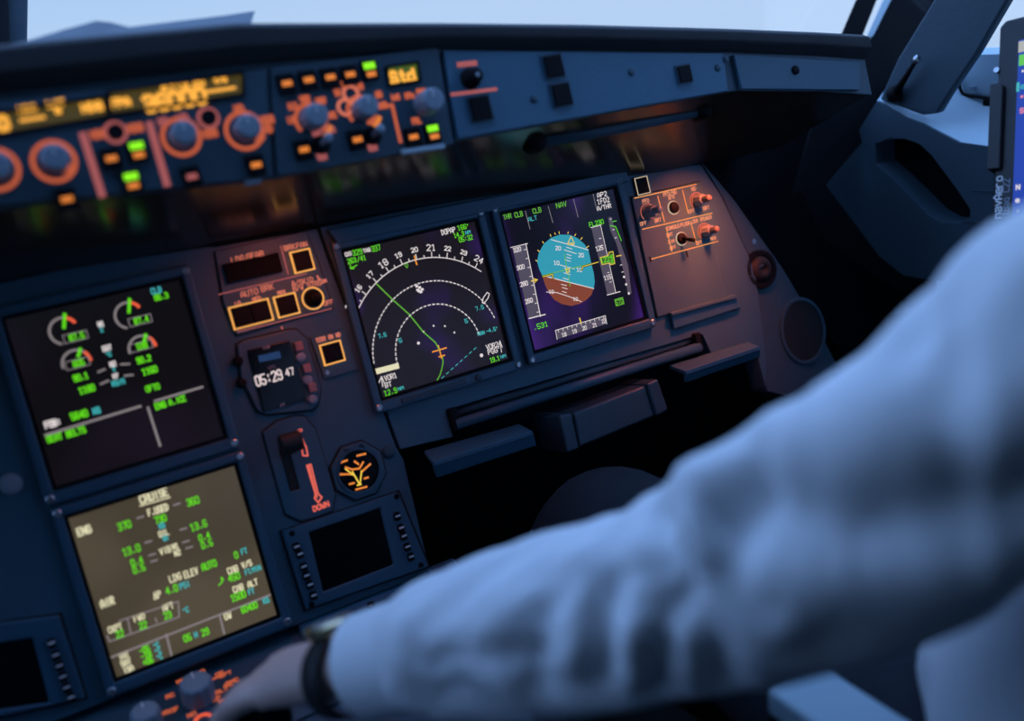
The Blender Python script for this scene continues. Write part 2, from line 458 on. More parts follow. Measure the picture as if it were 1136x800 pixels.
if True:
    WS = lambda fn: sym('waypoint_symbol', nd_s, fn, ['white'])
    for x, y in ((437, 485), (482, 486), (520, 512), (397, 508)):
        p = n(x, y); WS(lambda b: b.disc(p, .0011, Z - .0001, Z, 0, 8))
    for x, y, r in ((377, 553, .0017), (627, 602, .0021)):
        p = n(x, y); WS(lambda b: b.disc(p, r, Z - .0001, Z, 0, 10))
    b = MB()
    for x, y in ((368, 325), (380, 330), (372, 340), (385, 348), (378, 345), (390, 338)):
        p = n(x, y); b.box((p[0], p[1], Z), (.0032, .0026, .0002), 0)
    b.build('waypoint_symbol', E_['white'], nd_s)
    WS(lambda b: b.line([n(632, 393), n(637, 372), n(652, 352), n(661, 358), n(655, 376), n(638, 396), n(632, 393)], .0010, Z))
def f(b):                                                        # grip bar under the glass, with its button
    b.box((-.022, -.0903, .0098), (.080, .0050, .0035)); b.lathe((.034, -.0905, .0085), [(.0042, 0), (.0042, .003), (.003, .0042), (0.0005, .0042)], n=16)
b = MB(); f(b); b.build('grip_bar', M['panel2'], nd_t, bevel=.001)

# ---- primary flight display
pf_t, pf_s, ph = display('PFD', 'primary_flight_display', 'primary flight display with blue and brown attitude ball between grey tapes', PFD_S)
cP = crop(540, 190, 3.81)
def q(x, y): return ph(*cP(x, y))
def zpoly(b, pts, z, m=0): b.prism([q(*p) for p in pts], z - .0001, z, m=m)
ball_top = [(228, 440), (216, 415), (206, 382), (213, 345), (233, 308), (263, 282), (300, 269), (342, 270), (376, 285), (404, 310), (421, 335), (432, 385), (445, 435), (449, 470), (445, 498)]
ball_bot = [(445, 498), (435, 525), (415, 545), (388, 561), (352, 570), (312, 562), (280, 543), (256, 513), (240, 478), (228, 440)]
def f(b):
    zpoly(b, ball_top, Z, 0); zpoly(b, ball_bot, Z, 1)
    z2 = Z + .0002
    b.line([q(230, 441), q(445, 498)], .0010, z2, 2); b.line([q(264, 290), q(420, 334)], .0009, z2, 2)
    for x0, y0, x1, y1 in ((318, 333, 370, 350), (328, 322, 352, 330), (330, 352, 348, 358), (302, 397, 362, 414), (322, 375, 345, 382), (318, 430, 345, 438),
                           (308, 478, 330, 484), (312, 492, 334, 498), (312, 508, 330, 514), (330, 365, 348, 370), (320, 410, 342, 416), (315, 452, 338, 459)):
        b.line([q(x0, y0), q(x1, y1)], .0008, z2, 2)
    b.line([q(246, 510), q(290, 513), q(340, 530), q(394, 553)], .0008, z2, 2)
    b.text('20', *q(293, 326), .0044, z2, 2, w=.0008, rot=-.28); b.text('20', *q(390, 356), .0044, z2, 2, w=.0008, rot=-.28)
    b.text('10', *q(287, 388), .0044, z2, 2, w=.0008, rot=-.28); b.text('10', *q(383, 418), .0044, z2, 2, w=.0008, rot=-.28)
    b.text('10', *q(266, 509), .0038, z2, 2, w=.0007, rot=-.28); b.text('10', *q(368, 541), .0038, z2, 2, w=.0007, rot=-.28)
sym('attitude_ball', pf_s, f, ['sky', 'ground', 'white'])
def f(b):
    z2 = Z + .0004
    b.line([q(347, 277), q(333, 305), q(360, 306), q(347, 277)], .0010, z2, 0); b.line([q(334, 311), q(360, 312)], .0010, z2, 0)
    for x0, y0, x1, y1 in ((232, 304, 227, 298), (262, 276, 259, 268), (280, 268, 278, 262), (297, 265, 296, 257), (333, 264, 335, 258), (362, 274, 366, 267), (388, 290, 393, 282), (412, 325, 421, 318), (206, 380, 200, 376), (215, 340, 208, 334)):
        b.line([q(x0, y0), q(x1, y1)], .0010, z2, 0)
    b.line([q(228, 441), q(460, 385)], .0010, z2, 1); b.line([q(319, 352), q(345, 486)], .0010, z2, 1)
    for pts in ([(230, 446), (270, 436), (273, 452)], [(393, 418), (397, 405), (462, 386)]):
        b.line([q(*p) for p in pts], .0024, z2 + .0001, 2)
        b.line([q(*p) for p in pts], .0010, z2 + .0002, 0)
    p = q(334, 421); b.frame(p, .005, .005, .0011, z2, z2 + .0001, 0)
sym('flight_director', pf_s, f, ['yellow', 'dgreen', 'black'] if 'black' in E_ else ['yellow', 'dgreen', 'tape'])
def f(b):
    zpoly(b, [(102, 319), (158, 306), (222, 612), (176, 622)], Z, 0)
    z2 = Z + .0002
    b.line([q(95, 322), q(165, 306)], .0008, z2, 1); b.line([q(158, 306), q(222, 612)], .0010, z2, 1); b.line([q(174, 620), q(242, 604)], .0012, z2, 1)
    for x, y, t in ((122, 331, '320'), (137, 405, '300'), (152, 474, '280'), (173, 546, '260')):
        b.text(t, *q(x, y), .0048, z2, 1, w=.0009, tight=.8)
    for i in range(8):
        x, y = 160 + i * 8, 330 + i * 37.5
        b.line([q(x - 9, y + 2), q(x, y)], .0008, z2, 1)
    b.line([q(182, 463), q(207, 458)], .0013, z2 + .0002, 2); b.line([q(192, 452), q(206, 458), q(196, 470)], .0009, z2 + .0002, 2)
    b.text('.531', *q(223, 651), .0056, z2, 3, w=.0009)
sym('speed_tape', pf_s, f, ['tape', 'white', 'yellow', 'green'])
def f(b):
    zpoly(b, [(432, 239), (471, 230), (538, 514), (503, 524)], Z, 0)
    z2 = Z + .0002
    b.text('FL230', *q(453, 221), .0052, z2, 4, w=.0009, tight=.9)
    b.line([q(430, 240), q(474, 229)], .0009, z2, 1); b.line([q(471, 230), q(538, 514)], .0008, z2, 1); b.line([q(502, 526), q(557, 512)], .0010, z2, 1)
    for x, y, t in ((467, 327, '125'), (503, 451, '115')): b.text(t, *q(x, y), .0050, z2, 1, w=.0009, tight=.8)
    for x, y in ((474, 285), (482, 316), (510, 430), (520, 470)): b.line([q(x - 8, y + 2), q(x, y)], .0008, z2, 1)
    zpoly(b, [(470, 367), (504, 359), (507, 345), (524, 342), (532, 393), (514, 398), (512, 390), (478, 397)], z2 + .0002, 2)
    z3 = z2 + .0005
    b.line([q(470, 367), q(504, 359), q(507, 345), q(524, 342), q(532, 393), q(514, 398), q(512, 390), q(478, 397), q(470, 367)], .0009, z3, 3)
    b.text('122', *q(490, 377), .0058, z3, 4, w=.0010, tight=.85); b.text('40', *q(518, 364), .0040, z3, 4, w=.0008, tight=.8); b.text('20', *q(522, 383), .0040, z3, 4, w=.0008, tight=.8)
    p = q(554, 555); b.frame(p, .0125, .0088, .0010, z2, z2 + .0002, 5); b.text('STD', p[0], p[1], .0052, z2, 5, w=.0009, tight=.8)
sym('altitude_tape', pf_s, f, ['tape', 'white', 'lcdgrn', 'yellow', 'green', 'dgreen'])
def f(b):
    zpoly(b, [(503, 197), (516, 194), (528, 235), (548, 280), (590, 400), (606, 520), (592, 528), (575, 440), (540, 310), (512, 250)], Z, 0)
    z2 = Z + .0002
    b.line([q(512, 232), q(535, 236), q(560, 296)], .0011, z2, 2); b.line([q(520, 215), q(538, 212)], .0009, z2, 2)
    b.line([q(540, 362), q(560, 358)], .0012, z2, 3)
    for x, y in ((510, 205), (522, 250), (532, 285), (556, 400), (563, 430)): b.line([q(x, y), q(x + 8, y - 2)], .0008, z2, 1)
    for x, y in ((573, 450), (582, 482), (594, 520)): b.disc(q(x, y), .0016, z2, z2 + .0001, 1, 8)
sym('vertical_speed_scale', pf_s, f, ['tape', 'white', 'green', 'yellow'])
def f(b):
    zpoly(b, [(285, 672), (495, 613), (501, 648), (293, 709)], Z, 0)
    z2 = Z + .0002
    b.line([q(285, 672), q(495, 613)], .0008, z2, 1); b.line([q(285, 672), q(293, 709)], .0008, z2, 1); b.line([q(495, 613), q(501, 648)], .0008, z2, 1)
    for i in range(11):
        x, y = 297 + i * 19, 669 - i * 5.35
        b.line([q(x, y), q(x + 2, y + 10)], .0008, z2, 1)
    for x, y, t in ((322, 690, '18'), (365, 677, '19'), (407, 664, '20'), (450, 652, '21'), (488, 636, '22')): b.text(t, *q(x, y), .0044, z2, 1, w=.0008, tight=.8)
    b.line([q(386, 622), q(392, 643)], .0016, z2 + .0002, 2)
sym('heading_tape', pf_s, f, ['tape', 'white', 'yellow'])
if True:
    MA = lambda t, p, h, z, m, w, tight=1.0: sym('mode_annunciator', pf_s, lambda b: b.text(t, p[0], p[1], h, z, m, w=w, tight=tight), ['dgreen', 'cyan', 'grey', 'white'])
    MA('THR', q(80, 191), .0056, Z, 0, .0009, tight=.72); MA('CLB', q(127, 183), .0056, Z, 0, .0009, tight=.72)
    MA('CLB', q(203, 167), .0054, Z, 0, .0009, tight=.8); MA('ALT', q(185, 201), .0046, Z, 1, .0008)
    MA('NAV', q(305, 143), .0056, Z, 0, .0009)
    b = MB()
    for a in ((155, 170, 175, 245), (250, 150, 270, 218), (356, 120, 376, 195), (438, 97, 456, 168)): b.line([q(a[0], a[1]), q(a[2], a[3])], .0008, Z, 2)
    b.build('mode_dividers', [E_[c_] for c_ in ('dgreen', 'cyan', 'grey', 'white')], pf_s)
    MA('AP2', q(476, 100), .0054, Z, 3, .0009); MA('1FD2', q(482, 126), .0056, Z, 3, .0009, tight=.9); MA('A/THR', q(486, 153), .0050, Z, 3, .0009, tight=.9)

# ---- engine / warning display
ew_t, ew_s, eh = display('EWD', 'engine_warning_display', 'engine display on black with gauge arcs and green figures', EWD_S)
cE1 = crop(0, 200, 4.0); cE2 = crop(0, 380, 4.37)
def e1(x, y): return eh(*cE1(x, y))
def e2(x, y): return eh(*cE2(x, y))
def gauge(b, c, r, a0, a1, ared, need, txt, tp, nd=True):
    D = math.radians
    b.arc(c, r, D(a0), D(ared), .0022, Z, 0, 18); b.arc(c, r, D(ared), D(a1), .0030, Z, 1, 8)
    b.line([(c[0] + r * need[0] * math.sin(D(need[2])), c[1] + r * need[0] * math.cos(D(need[2]))), (c[0] + r * need[1] * math.sin(D(need[2])), c[1] + r * need[1] * math.cos(D(need[2])))], .0030, Z + .0002, 2)
    b.frame((tp[0] - .001, tp[1]), .022, .0085, .0008, Z, Z + .0001, 0)
    b.text(txt, tp[0], tp[1], .0054, Z + .0002, 2, w=.0012, tight=.68)
for ga in ((e1(272, 660), .0125, -155, 62, 22, (.25, 1.25, 18), '87.5', e1(330, 686)), (e1(567, 596), .0125, -155, 62, 22, (.25, 1.25, 18), '87.4', e1(624, 618)),
           (e2(360, 92), .0125, -95, 90, 50, (.55, 1.1, 28), '605', e2(370, 92)), (e1(630, 745), .0125, -95, 90, 50, (.55, 1.1, 28), '598', e1(628, 733))):
    sym('engine_gauge', ew_s, lambda b: gauge(b, *ga), ['grey', 'red', 'green'])
def f(b):
    T = lambda t, p, h, m, w=.0011, tight=.9: sym('readout', ew_s, lambda b: b.text(t, p[0], p[1], h * .88, Z, m, w=w, tight=tight * .74), ['white', 'green', 'cyan', 'grey'])
    T('N1', e1(440, 633), .0052, 0); T('%', e1(443, 658), .0045, 2)
    T('EGT', e1(468, 740), .0052, 0); T('*C', e1(475, 768), .0045, 2)
    T('N2', e2(540, 100), .0052, 0); T('%', e2(545, 124), .0040, 2); T('FF', e2(555, 160), .0050, 0); T('KG/H', e2(567, 190), .0055, 2)
    for x0, y0, x1, y1 in ((468, 137, 500, 124), (580, 102, 622, 101), (480, 196, 518, 180), (600, 158, 640, 155)): b.line([e2(x0, y0), e2(x1, y1)], .0019, Z, 3)
    T('CLB', e1(692, 488), .0062, 2); T('86.3', e1(715, 515), .0062, 1)
    T('90.1', e2(380, 160), .0062, 1, .0014); T('90.2', e2(695, 80), .0062, 1, .0014); T('1180', e2(410, 220), .0066, 1, .0014); T('1160', e2(725, 135), .0066, 1, .0014)
    T('OFTO', e2(740, 220), .0062, 1, .0012)
    T('FOB:', e2(240, 383), .0066, 0, .0015); T('5640', e2(372, 345), .0070, 1, .0015); T('KG', e2(458, 326), .0062, 2, .0014)
    T('SEAT', e2(248, 454), .0064, 1, .0014); T('BELTS', e2(355, 428), .0064, 1, .0014); T('ENG', e2(780, 308), .0064, 1, .0014); T('A.ICE', e2(865, 285), .0062, 1, .0013)
sym('dash_marks', ew_s, f, ['white', 'green', 'cyan', 'grey'])
def f(b):
    b.line([e2(203, 440), e2(678, 310)], .0024, Z); b.line([e2(752, 286), e2(992, 222)], .0024, Z); b.line([e2(717, 318), e2(779, 508)], .0024, Z)
sym('divider_lines', ew_s, f, ['grey'])

# ---- system display
sd_t, sd_s, sh = display('SD', 'system_display', 'cruise page display with a glowing brown background below the engine display', SD_S)
cS = crop(60, 520, 3.335)
def s_(x, y): return sh(*cS(x, y))
def f(b):
    T = lambda t, x, y, h, m, w=.0013, tight=.85: sym('readout', sd_s, lambda b: b.text(t, *s_(x, y), h * .86, Z, m, w=w * .9, tight=tight * .76), ['cream', 'green', 'cyan', 'grey'])
    T('CRUISE', 367, 98, .0088, 0, .0018); b.line([s_(318, 134), s_(426, 106)], .0012, Z, 0)
    T('ENG', 118, 217, .0082, 0, .0018); T('AIR', 205, 482, .0082, 0, .0018); T('F.USED', 383, 150, .0072, 0, .0015, .75)
    T('370', 263, 203, .0080, 1); T('360', 507, 123, .0080, 1); T('730', 392, 184, .0074, 1); T('KG', 398, 208, .0056, 2)
    T('OIL', 405, 235, .0064, 0); T('QT', 413, 252, .0056, 2)
    T('13.0', 290, 293, .0080, 1); T('13.6', 529, 211, .0080, 1)
    T('VIB', 411, 298, .0070, 0); T('N1', 447, 284, .0060, 0); T('N2', 455, 308, .0060, 0)
    T('0.4', 310, 335, .0074, 1); T('0.5', 318, 362, .0074, 1); T('0.4', 550, 252, .0074, 1); T('0.5', 560, 279, .0074, 1)
    for x, y in ((320, 175), (450, 132), (350, 265), (475, 222), (365, 312), (372, 335), (485, 268), (497, 290)): b.line([s_(x - 11, y + 3), s_(x + 11, y - 3)], .0017, Z, 3)
    T('LDG', 449, 398, .0076, 0); T('ELEV', 505, 382, .0076, 0, .0013, .75); T('AUTO', 569, 356, .0078, 1, .0014, .8); T('0', 665, 322, .0076, 1); T('FT', 693, 309, .0062, 2)
    T('~P', 385, 460, .0074, 0); T('4.0', 437, 441, .0076, 1); T('PSI', 484, 426, .0066, 2)
    T('CAB', 654, 375, .0070, 0); T('V/S', 703, 356, .0068, 0); T('450', 659, 402, .0078, 1); T('FT/MIN', 726, 378, .0060, 2, .0011, .75)
    b.line([s_(606, 430), s_(618, 418), s_(614, 402), s_(622, 410)], .0013, Z, 1)
    T('CAB', 675, 443, .0070, 0); T('ALT', 726, 426, .0068, 0); T('1500', 676, 472, .0078, 1, .0014, .8); T('FT', 722, 456, .0060, 2)
    T('CKPT', 235, 578, .0066, 0, .0012, .8); T('22', 252, 600, .0072, 1); T('FWD', 322, 541, .0068, 0, .0012, .85); T('22', 336, 570, .0072, 1); T('AFT', 425, 504, .0068, 0, .0012, .85); T('23', 424, 535, .0072, 1); T('*C', 489, 518, .0056, 2)
    T('TAT', 268, 681, .0062, 0); T('SAT', 276, 706, .0062, 0); T('ISA', 285, 731, .0062, 0)
    T('-05', 342, 660, .0062, 1); T('-18', 349, 681, .0062, 1); T('+06', 356, 703, .0062, 1); T('*C', 385, 645, .0056, 2); T('*C', 391, 666, .0056, 2); T('*C', 398, 688, .0056, 2)
    T('05', 497, 620, .0074, 1); T('H', 527, 609, .0062, 2); T('29', 560, 600, .0074, 1)
    T('GW', 640, 543, .0072, 0); T('60400', 716, 514, .0074, 1, .0013, .75); T('KG', 775, 490, .0062, 2)
sym('dash_marks', sd_s, f, ['cream', 'green', 'cyan', 'grey'])
def f(b):
    b.line([s_(220, 687), s_(795, 468)], .0020, Z); b.line([s_(421, 606), s_(441, 684)], .0020, Z); b.line([s_(611, 540), s_(629, 608)], .0020, Z)
    b.line([s_(250, 552), s_(462, 486), s_(466, 543), s_(216, 627), s_(206, 606)], .0013, Z); b.line([s_(280, 545), s_(292, 597)], .0013, Z); b.line([s_(380, 545), s_(386, 560)], .0013, Z)
sym('divider_lines', sd_s, f, ['grey'])
# ================================================================== MAIN INSTRUMENT PANEL
def plate(name, label, px, w0, w1, m, holes=(), bevel=.0015, uv=None):
    """panel plate traced at its own depth; its origin stands at its lowest corner"""
    pts = uv if uv else [at(a, b, w1) for a, b in px]
    c = (sum(p[0] for p in pts) / len(pts), min(p[1] for p in pts))
    b = MB(); b.prism([(p[0] - c[0], p[1] - c[1]) for p in pts], w0 - w1, 0, [[(h[0] - c[0], h[1] - c[1]) for h in hh] for hh in holes])
    o = b.build(name, m, None, PT(c[0], c[1], w1), bevel=bevel)
    tag(o, label, 'instrument panel')
    return o
# centre panel, carrying the two engine displays, clock and landing gear controls
cen = plate('center_instrument_panel', 'dark blue centre instrument panel around the two engine displays, clock and gear lever', None, -.03, 0, M['panel'],
      uv=[(-.80, .044), (-.26, .044), (-.135, .036), (-.1285, .034), at(352, 254), at(440, 497), at(448, 510), at(478, 638), (-.012, -.3655), (-.80, -.3655)])
fo = plate('right_instrument_panel', "dark blue right hand instrument panel around the navigation and flight displays",
      [(355, 252), (690, 186), (778, 183), (801, 218), (838, 300), (850, 400), (850, 432), (838, 385), (792, 398), (779, 371), (496, 455), (503, 485), (444, 499)], -.03, 0, M['panel'])
tag(fo, None, None)
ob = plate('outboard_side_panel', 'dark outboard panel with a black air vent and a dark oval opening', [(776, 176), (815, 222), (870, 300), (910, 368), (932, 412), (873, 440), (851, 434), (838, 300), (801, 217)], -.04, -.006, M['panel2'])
# raised frame over the two right-hand displays
L = Loc(.0, px=(530, 232))
b = MB(); b.prism(L.poly([(361, 256), (690, 190), (694, 203), (372, 272)]), 0, .010)
o = b.build('upper_trim_strip', M['bezel'], None, L.M, bevel=.002); tag(o, 'dark blue raised trim strip above the navigation and flight displays', 'trim strip')

# ---- landing gear annunciator panel
L = Loc(.0, px=(305, 318))
t = thing('gear_and_brake_unit', 'panel with landing gear lights, amber framed brake buttons and orange lettering', 'control panel', L.M)
seam_gap(t, L.poly([(238, 280), (339, 257), (352, 290), (369, 342), (262, 372), (247, 335)]), .0016)
b = MB(); b.prism(L.poly([(238, 280), (339, 257), (352, 290), (369, 342), (262, 372), (247, 335)]), 0, .003)
b.build('faceplate', M['panel'], t, bevel=.0008)
cG = crop(230, 240, 4.447)
def g(x, y, dz=.003): return L(*cG(x, y), dz)
ZF = .0034
def f(b, m=0):
    b.line([g(362, 147), g(398, 284)], .0011, ZF, 1); b.line([g(55, 386), g(486, 284)], .0011, ZF, 1)
    b.line([g(150, 570), g(612, 456)], .0011, ZF, 1); b.line([g(418, 318), g(428, 350)], .0009, ZF, 1); b.line([g(366, 545), g(370, 556)], .0012, ZF, 0)
    T = lambda s, x, y, h, tight=.9, m=0: b.text(s, *g(x, y), h, ZF, m, w=.0009, tight=tight)
    T('LDG', 150, 212, .0056); T('GEAR', 235, 192, .0056); T('BRK', 405, 153, .0050); T('FAN', 465, 141, .0050)
    T('AUTO', 207, 378, .0056); T('BRK', 295, 352, .0056); T('LO', 150, 430, .0036); T('MED', 243, 407, .0036); T('MAX', 366, 375, .0036)
    T('A/SKID &', 487, 318, .0050, .85); T('N/W STRG', 492, 343, .0050, .85); T('OFF', 597, 426, .0044); T('ON', 575, 320, .0036)
b = MB(); f(b); b.build('lettering', [E_['legend'], E_['legdim']], t)
# gear position lights: three dark windows in one housing
for i in range(3):
    p = g(133 + i * 90, 275 - i * 19); b = MB(); b.box((p[0], p[1], .0050), (.0195, .0200, .005)); b.build('gear_light', M['dark'], t, bevel=.0008)
def pbutton(parent, pts, z=.003, frame_m='frame', name='push_button', split=False, tw=.0016):
    """square push button: amber lit frame round a dark cap"""
    n_ = len(pts); cx = sum(p[0] for p in pts) / n_; cy = sum(p[1] for p in pts) / n_
    ww = (pts[1][0] - pts[0][0] + pts[2][0] - pts[3][0]) / 2; hh = (pts[0][1] - pts[3][1] + pts[1][1] - pts[2][1]) / 2
    b = MB(); b.frame((cx, cy), ww, hh, tw, z, z + .0022); fr = b.build('frame', E_[frame_m], parent); fr.name = 'button_frame'
    caps = ((-.25, .5), (.25, .5)) if split else ((0, 1),)
    for k, sc_ in caps:
        b = MB(); b.box((cx + k * (ww - 2 * tw), cy, z + .0016), ((ww - 2 * tw) * sc_ - .0008, hh - 2 * tw - .0008, .0044))
        b.build('push_button', M['black'], parent, bevel=.0008)
pbutton(t, [g(405, 176), g(505, 155), g(530, 265), g(428, 285)])
pbutton(t, [g(100, 448), g(302, 404), g(326, 515), g(130, 562)], split=True)
pbutton(t, [g(320, 396), g(436, 374), g(455, 480), g(350, 505)])
p = g(521, 405)
b = MB(); b.ring(p, .0105, .0122, .003, .0036); b.build('switch_ring', E_['frame'], t)
b = MB(); b.lathe((p[0], p[1], .003), [(.009, 0), (.009, .004), (.006, .006), (.0035, .011), (.0045, .019), (.004, .021), (.0005, .0215)], n=20)
b.build('anti_skid_switch', M['black'], t, smooth=True)

# ---- terrain button
L = Loc(.0, px=(368, 392)); t = thing('terrain_button_panel', 'small panel with one amber framed square button right of the clock', 'button', L.M)
b = MB(); b.prism(L.poly([(343, 374), (380, 364), (396, 410), (359, 421)]), 0, .003); b.build('faceplate', M['panel'], t, bevel=.0008)
pbutton(t, [L(353, 383, .003), L(377.5, 376.5, .003), L(383, 400.5, .003), L(360, 406, .003)])
b = MB(); b.text('TERR ON ND', *L(364, 374.5, .003), .0042, .0034, 0, w=.0009, tight=.72); b.build('lettering', E_['legend'], t)
b = MB(); b.lathe((*L(363, 413.5, .003), .003), [(.0026, 0), (.0022, .0012), (.0005, .0012)], n=12); b.build('screw', M['metal'], t)

# ---- clock
L = Loc(.0, px=(308, 413)); t = thing('digital_clock', 'digital clock showing 05:29 47 in a blue octagonal mount', 'clock', L.M)
seam_gap(t, L.poly([(262, 383), (270, 378), (318, 366.5), (328, 366), (339, 376), (355, 432), (352, 449), (345, 455), (296, 460), (285, 456), (267, 420)]), .0020)
b = MB(); b.prism(L.poly([(262, 383), (270, 378), (318, 366.5), (328, 366), (339, 376), (355, 432), (352, 449), (345, 455), (296, 460), (285, 456), (267, 420)]), 0, .0045)
b.build('faceplate', M['panel'], t, bevel=.0015)
b = MB(); b.prism(L.poly([(274, 388.5), (321, 377.5), (340, 444), (292, 457)], .006), .0045, .0065); b.build('display_window', M['glassdark'], t, bevel=.0012)
b = MB(); b.prism(L.poly([(286, 395), (310, 389.5), (312, 397), (288, 402)], .0066), .0065, .0067); b.build('chronometer_window', E_['clkblue'], t)
b = MB(); z = .0069
cC = crop(255, 360, 8.0)
def ck(x, y): return L(*cC(x, y), z)
b.text('05:29', *ck(345, 474), .0100, z, 0, w=.0016, tight=.62); b.text('47', *ck(530, 421), .0072, z, 0, w=.0012, tight=.72)
b.build('digits', E_['digits'], t)
b = MB(); b.text('UTC', *ck(375, 378), .0030, z, 0, w=.0006); b.text('CHR', *ck(325, 205), .0028, z, 0, w=.0006); b.text('ET', *ck(470, 715), .0030, z, 0, w=.0006); b.build('lettering', M['greyprint'], t)
for x, y in ((610, 195), (680, 390), (728, 560)):
    p = ck(x, y); b = MB(); b.box((p[0], p[1], .0075), (.0085, .0095, .006)); b.build('push_button', mat('clock_key_pink', (.30, .17, .16), .5) if 'ckm' not in globals() else ckm, t, bevel=.001)
    ckm = t.children[-1].data.materials[0]
for x, y in ((630, 290), (690, 490), (735, 665), (75, 325), (105, 520)):
    p = ck(x, y); b = MB(); b.lathe((p[0], p[1], .0045), [(.0052, 0), (.0052, .003), (.004, .0042), (.0005, .0042)], n=16); b.build('rotary_key', M['knob'] if x > 200 else M['black'], t, smooth=True)

# ---- landing gear lever
L = Loc(.0, px=(331, 520)); t = thing('landing_gear_lever', 'black landing gear lever in its slot beside red up and down arrows', 'lever', L.M)
seam_gap(t, L.poly([(291, 480), (306, 468), (326, 462), (337, 462), (350, 477), (371, 548), (368, 566), (352, 573), (333, 578), (316, 570)]), .0020)
b = MB(); slot = L.poly([(309, 498), (320, 495), (333, 543), (322, 546)], .003)
b.prism(L.poly([(291, 480), (306, 468), (326, 462), (337, 462), (350, 477), (371, 548), (368, 566), (352, 573), (333, 578), (316, 570)]), 0, .003, [slot]); b.build('faceplate', M['panel'], t, bevel=.0012)
b = MB(); b.prism(slot, .0003, .0006); b.build('slot_recess', M['black'], t)
b = MB(); p0 = L(318, 500, .0); b.tube([(p0[0], p0[1], .001), (p0[0], p0[1] + .003, .03)], .004, n=10); b.build('lever_arm', M['black'], t)
p1 = L(323, 491, .035); b = MB()
b.tube([(p1[0] - .011, p1[1], .034), (p1[0] + .011, p1[1], .034)], [.0105, .0105], n=18); b.build('lever_knob', M['rubber'], t, bevel=.002)
b = MB(); cB = crop(280, 440, 3.335)
def gl(x, y): return L(*cB(x, y), .0034)
b.text('UP', *gl(172, 131), .0046, ZF, 0, w=.0010); b.text('DOWN', *gl(254, 406), .0052, ZF, 0, w=.0014, tight=.95)
b.line([gl(187, 218), gl(205, 219), gl(199, 186), gl(193, 176), gl(187, 158), gl(177, 172), gl(182, 184), gl(187, 218)], .0016, ZF)
b.line([gl(202, 255), gl(216, 252), gl(243, 360), gl(257, 372), gl(244, 392), gl(230, 376), gl(234, 362), gl(202, 255)], .0018, ZF)
b.line([gl(209, 260), gl(238, 372)], .0020, ZF)
b.build('lettering', emit('legend_red', (226, 100, 84), 1.0), t)

# ---- triple brake pressure gauge
L = Loc(.0, px=(397, 522)); t = thing('brake_pressure_gauge', 'round black brake pressure gauge with a glowing orange dial', 'gauge', L.M)
p = L(397, 522); a = .0300
octa = [(p[0] + a * math.cos(PI / 8 + i * PI / 4) * 1.03, p[1] + a * math.sin(PI / 8 + i * PI / 4) * 1.06) for i in range(8)]
seam_gap(t, octa, .0020)
b = MB(); b.prism(octa, 0, .004, [b.ring_pts(p, .0235, 40)]); b.build('faceplate', M['panel'], t, bevel=.0015)
b = MB(); b.ring(p, .0225, .0245, .003, .0055, n=40); b.build('bezel', M['bezel'], t, bevel=.0006)
b = MB(); b.disc(p, .0228, 0, .0020, n=40); b.build('dial', M['glassdark'], t)
b = MB()
def gg(x, y): return L(*cB(x, y), .0024)
for pts in ([(325, 245), (350, 236)], [(388, 219), (418, 212)], [(345, 262), (370, 270), (396, 266), (410, 243)], [(378, 240), (392, 250)], [(326, 288), (372, 287)], [(360, 324), (376, 320)],
            [(405, 278), (436, 250)], [(384, 344), (422, 334)], [(415, 303), (428, 299)]): b.line([gg(*q_) for q_ in pts], .0022, .0024, 0)
for pts in ([(370, 278), (395, 322)], [(404, 275), (398, 322)], [(345, 268), (372, 290)], [(388, 328), (402, 325)]): b.line([gg(*q_) for q_ in pts], .0017, .0025, 1)
b.build('dial_markings', [E_['lampor'], E_['yellow']], t)

# ---- datalink units (dark display with two columns of keys)
def datalink(cpx, quad, screen, lk, rk, label, org_w=0.0):
    L = Loc(.0, px=cpx); t = thing('datalink_unit', label, 'display screen', L.M, 'datalink units')
    seam_gap(t, L.poly(quad, .003), .003)
    b = MB(); b.prism(L.poly(quad, .006), 0, .006, [L.poly(screen, .006)]); b.build('faceplate', M['bezel'], t, bevel=.0018)
    b = MB(); b.prism(L.poly(screen, .004), .0005, .003); b.build('screen', M['glassdark'], t)
    for x, y in lk + rk:
        p = L(x, y, .008); b = MB(); b.box((p[0], p[1], .0072), (.0072, .0092, .005), rz=.0); k = b.build('key', M['black'], t, bevel=.0016)
        b = MB(); b.line([(p[0] - .0022, p[1] + .0008), (p[0] + .0022, p[1] + .0008)], .0018, .0099); b.build('key_legend', M['whiteprint'], k)
    return t, L
dl, Ld = datalink((394, 612), [(313, 590), (442, 546), (476, 629), (340, 677)], [(343, 591), (422, 564), (437, 627), (359, 657)],
         [(329, 607), (333, 615), (337, 629), (340, 639), (344, 649), (348, 661)], [(441, 573), (445, 586), (448, 595), (452, 607), (456, 618)],
         'blank dark datalink screen with side keys under the landing gear lever')
for x, y in ((324, 592), (440, 551), (467, 627), (346, 671)):
    p = Ld(x, y, .006); b = MB(); b.lathe((p[0], p[1], .006), [(.0032, 0), (.0028, .0012), (.0005, .0012)], n=12); b.build('screw', M['black'], dl)
dl2, _ = datalink((0, 740), [(-75, 702), (66, 683), (95, 775), (-40, 805)], [(-50, 722), (36, 708), (55, 780), (-28, 792)],
         [], [(57, 714), (62, 727), (66, 739), (70, 751), (74, 763), (79, 774)], 'blank dark datalink screen with side keys at left of the cruise page display')
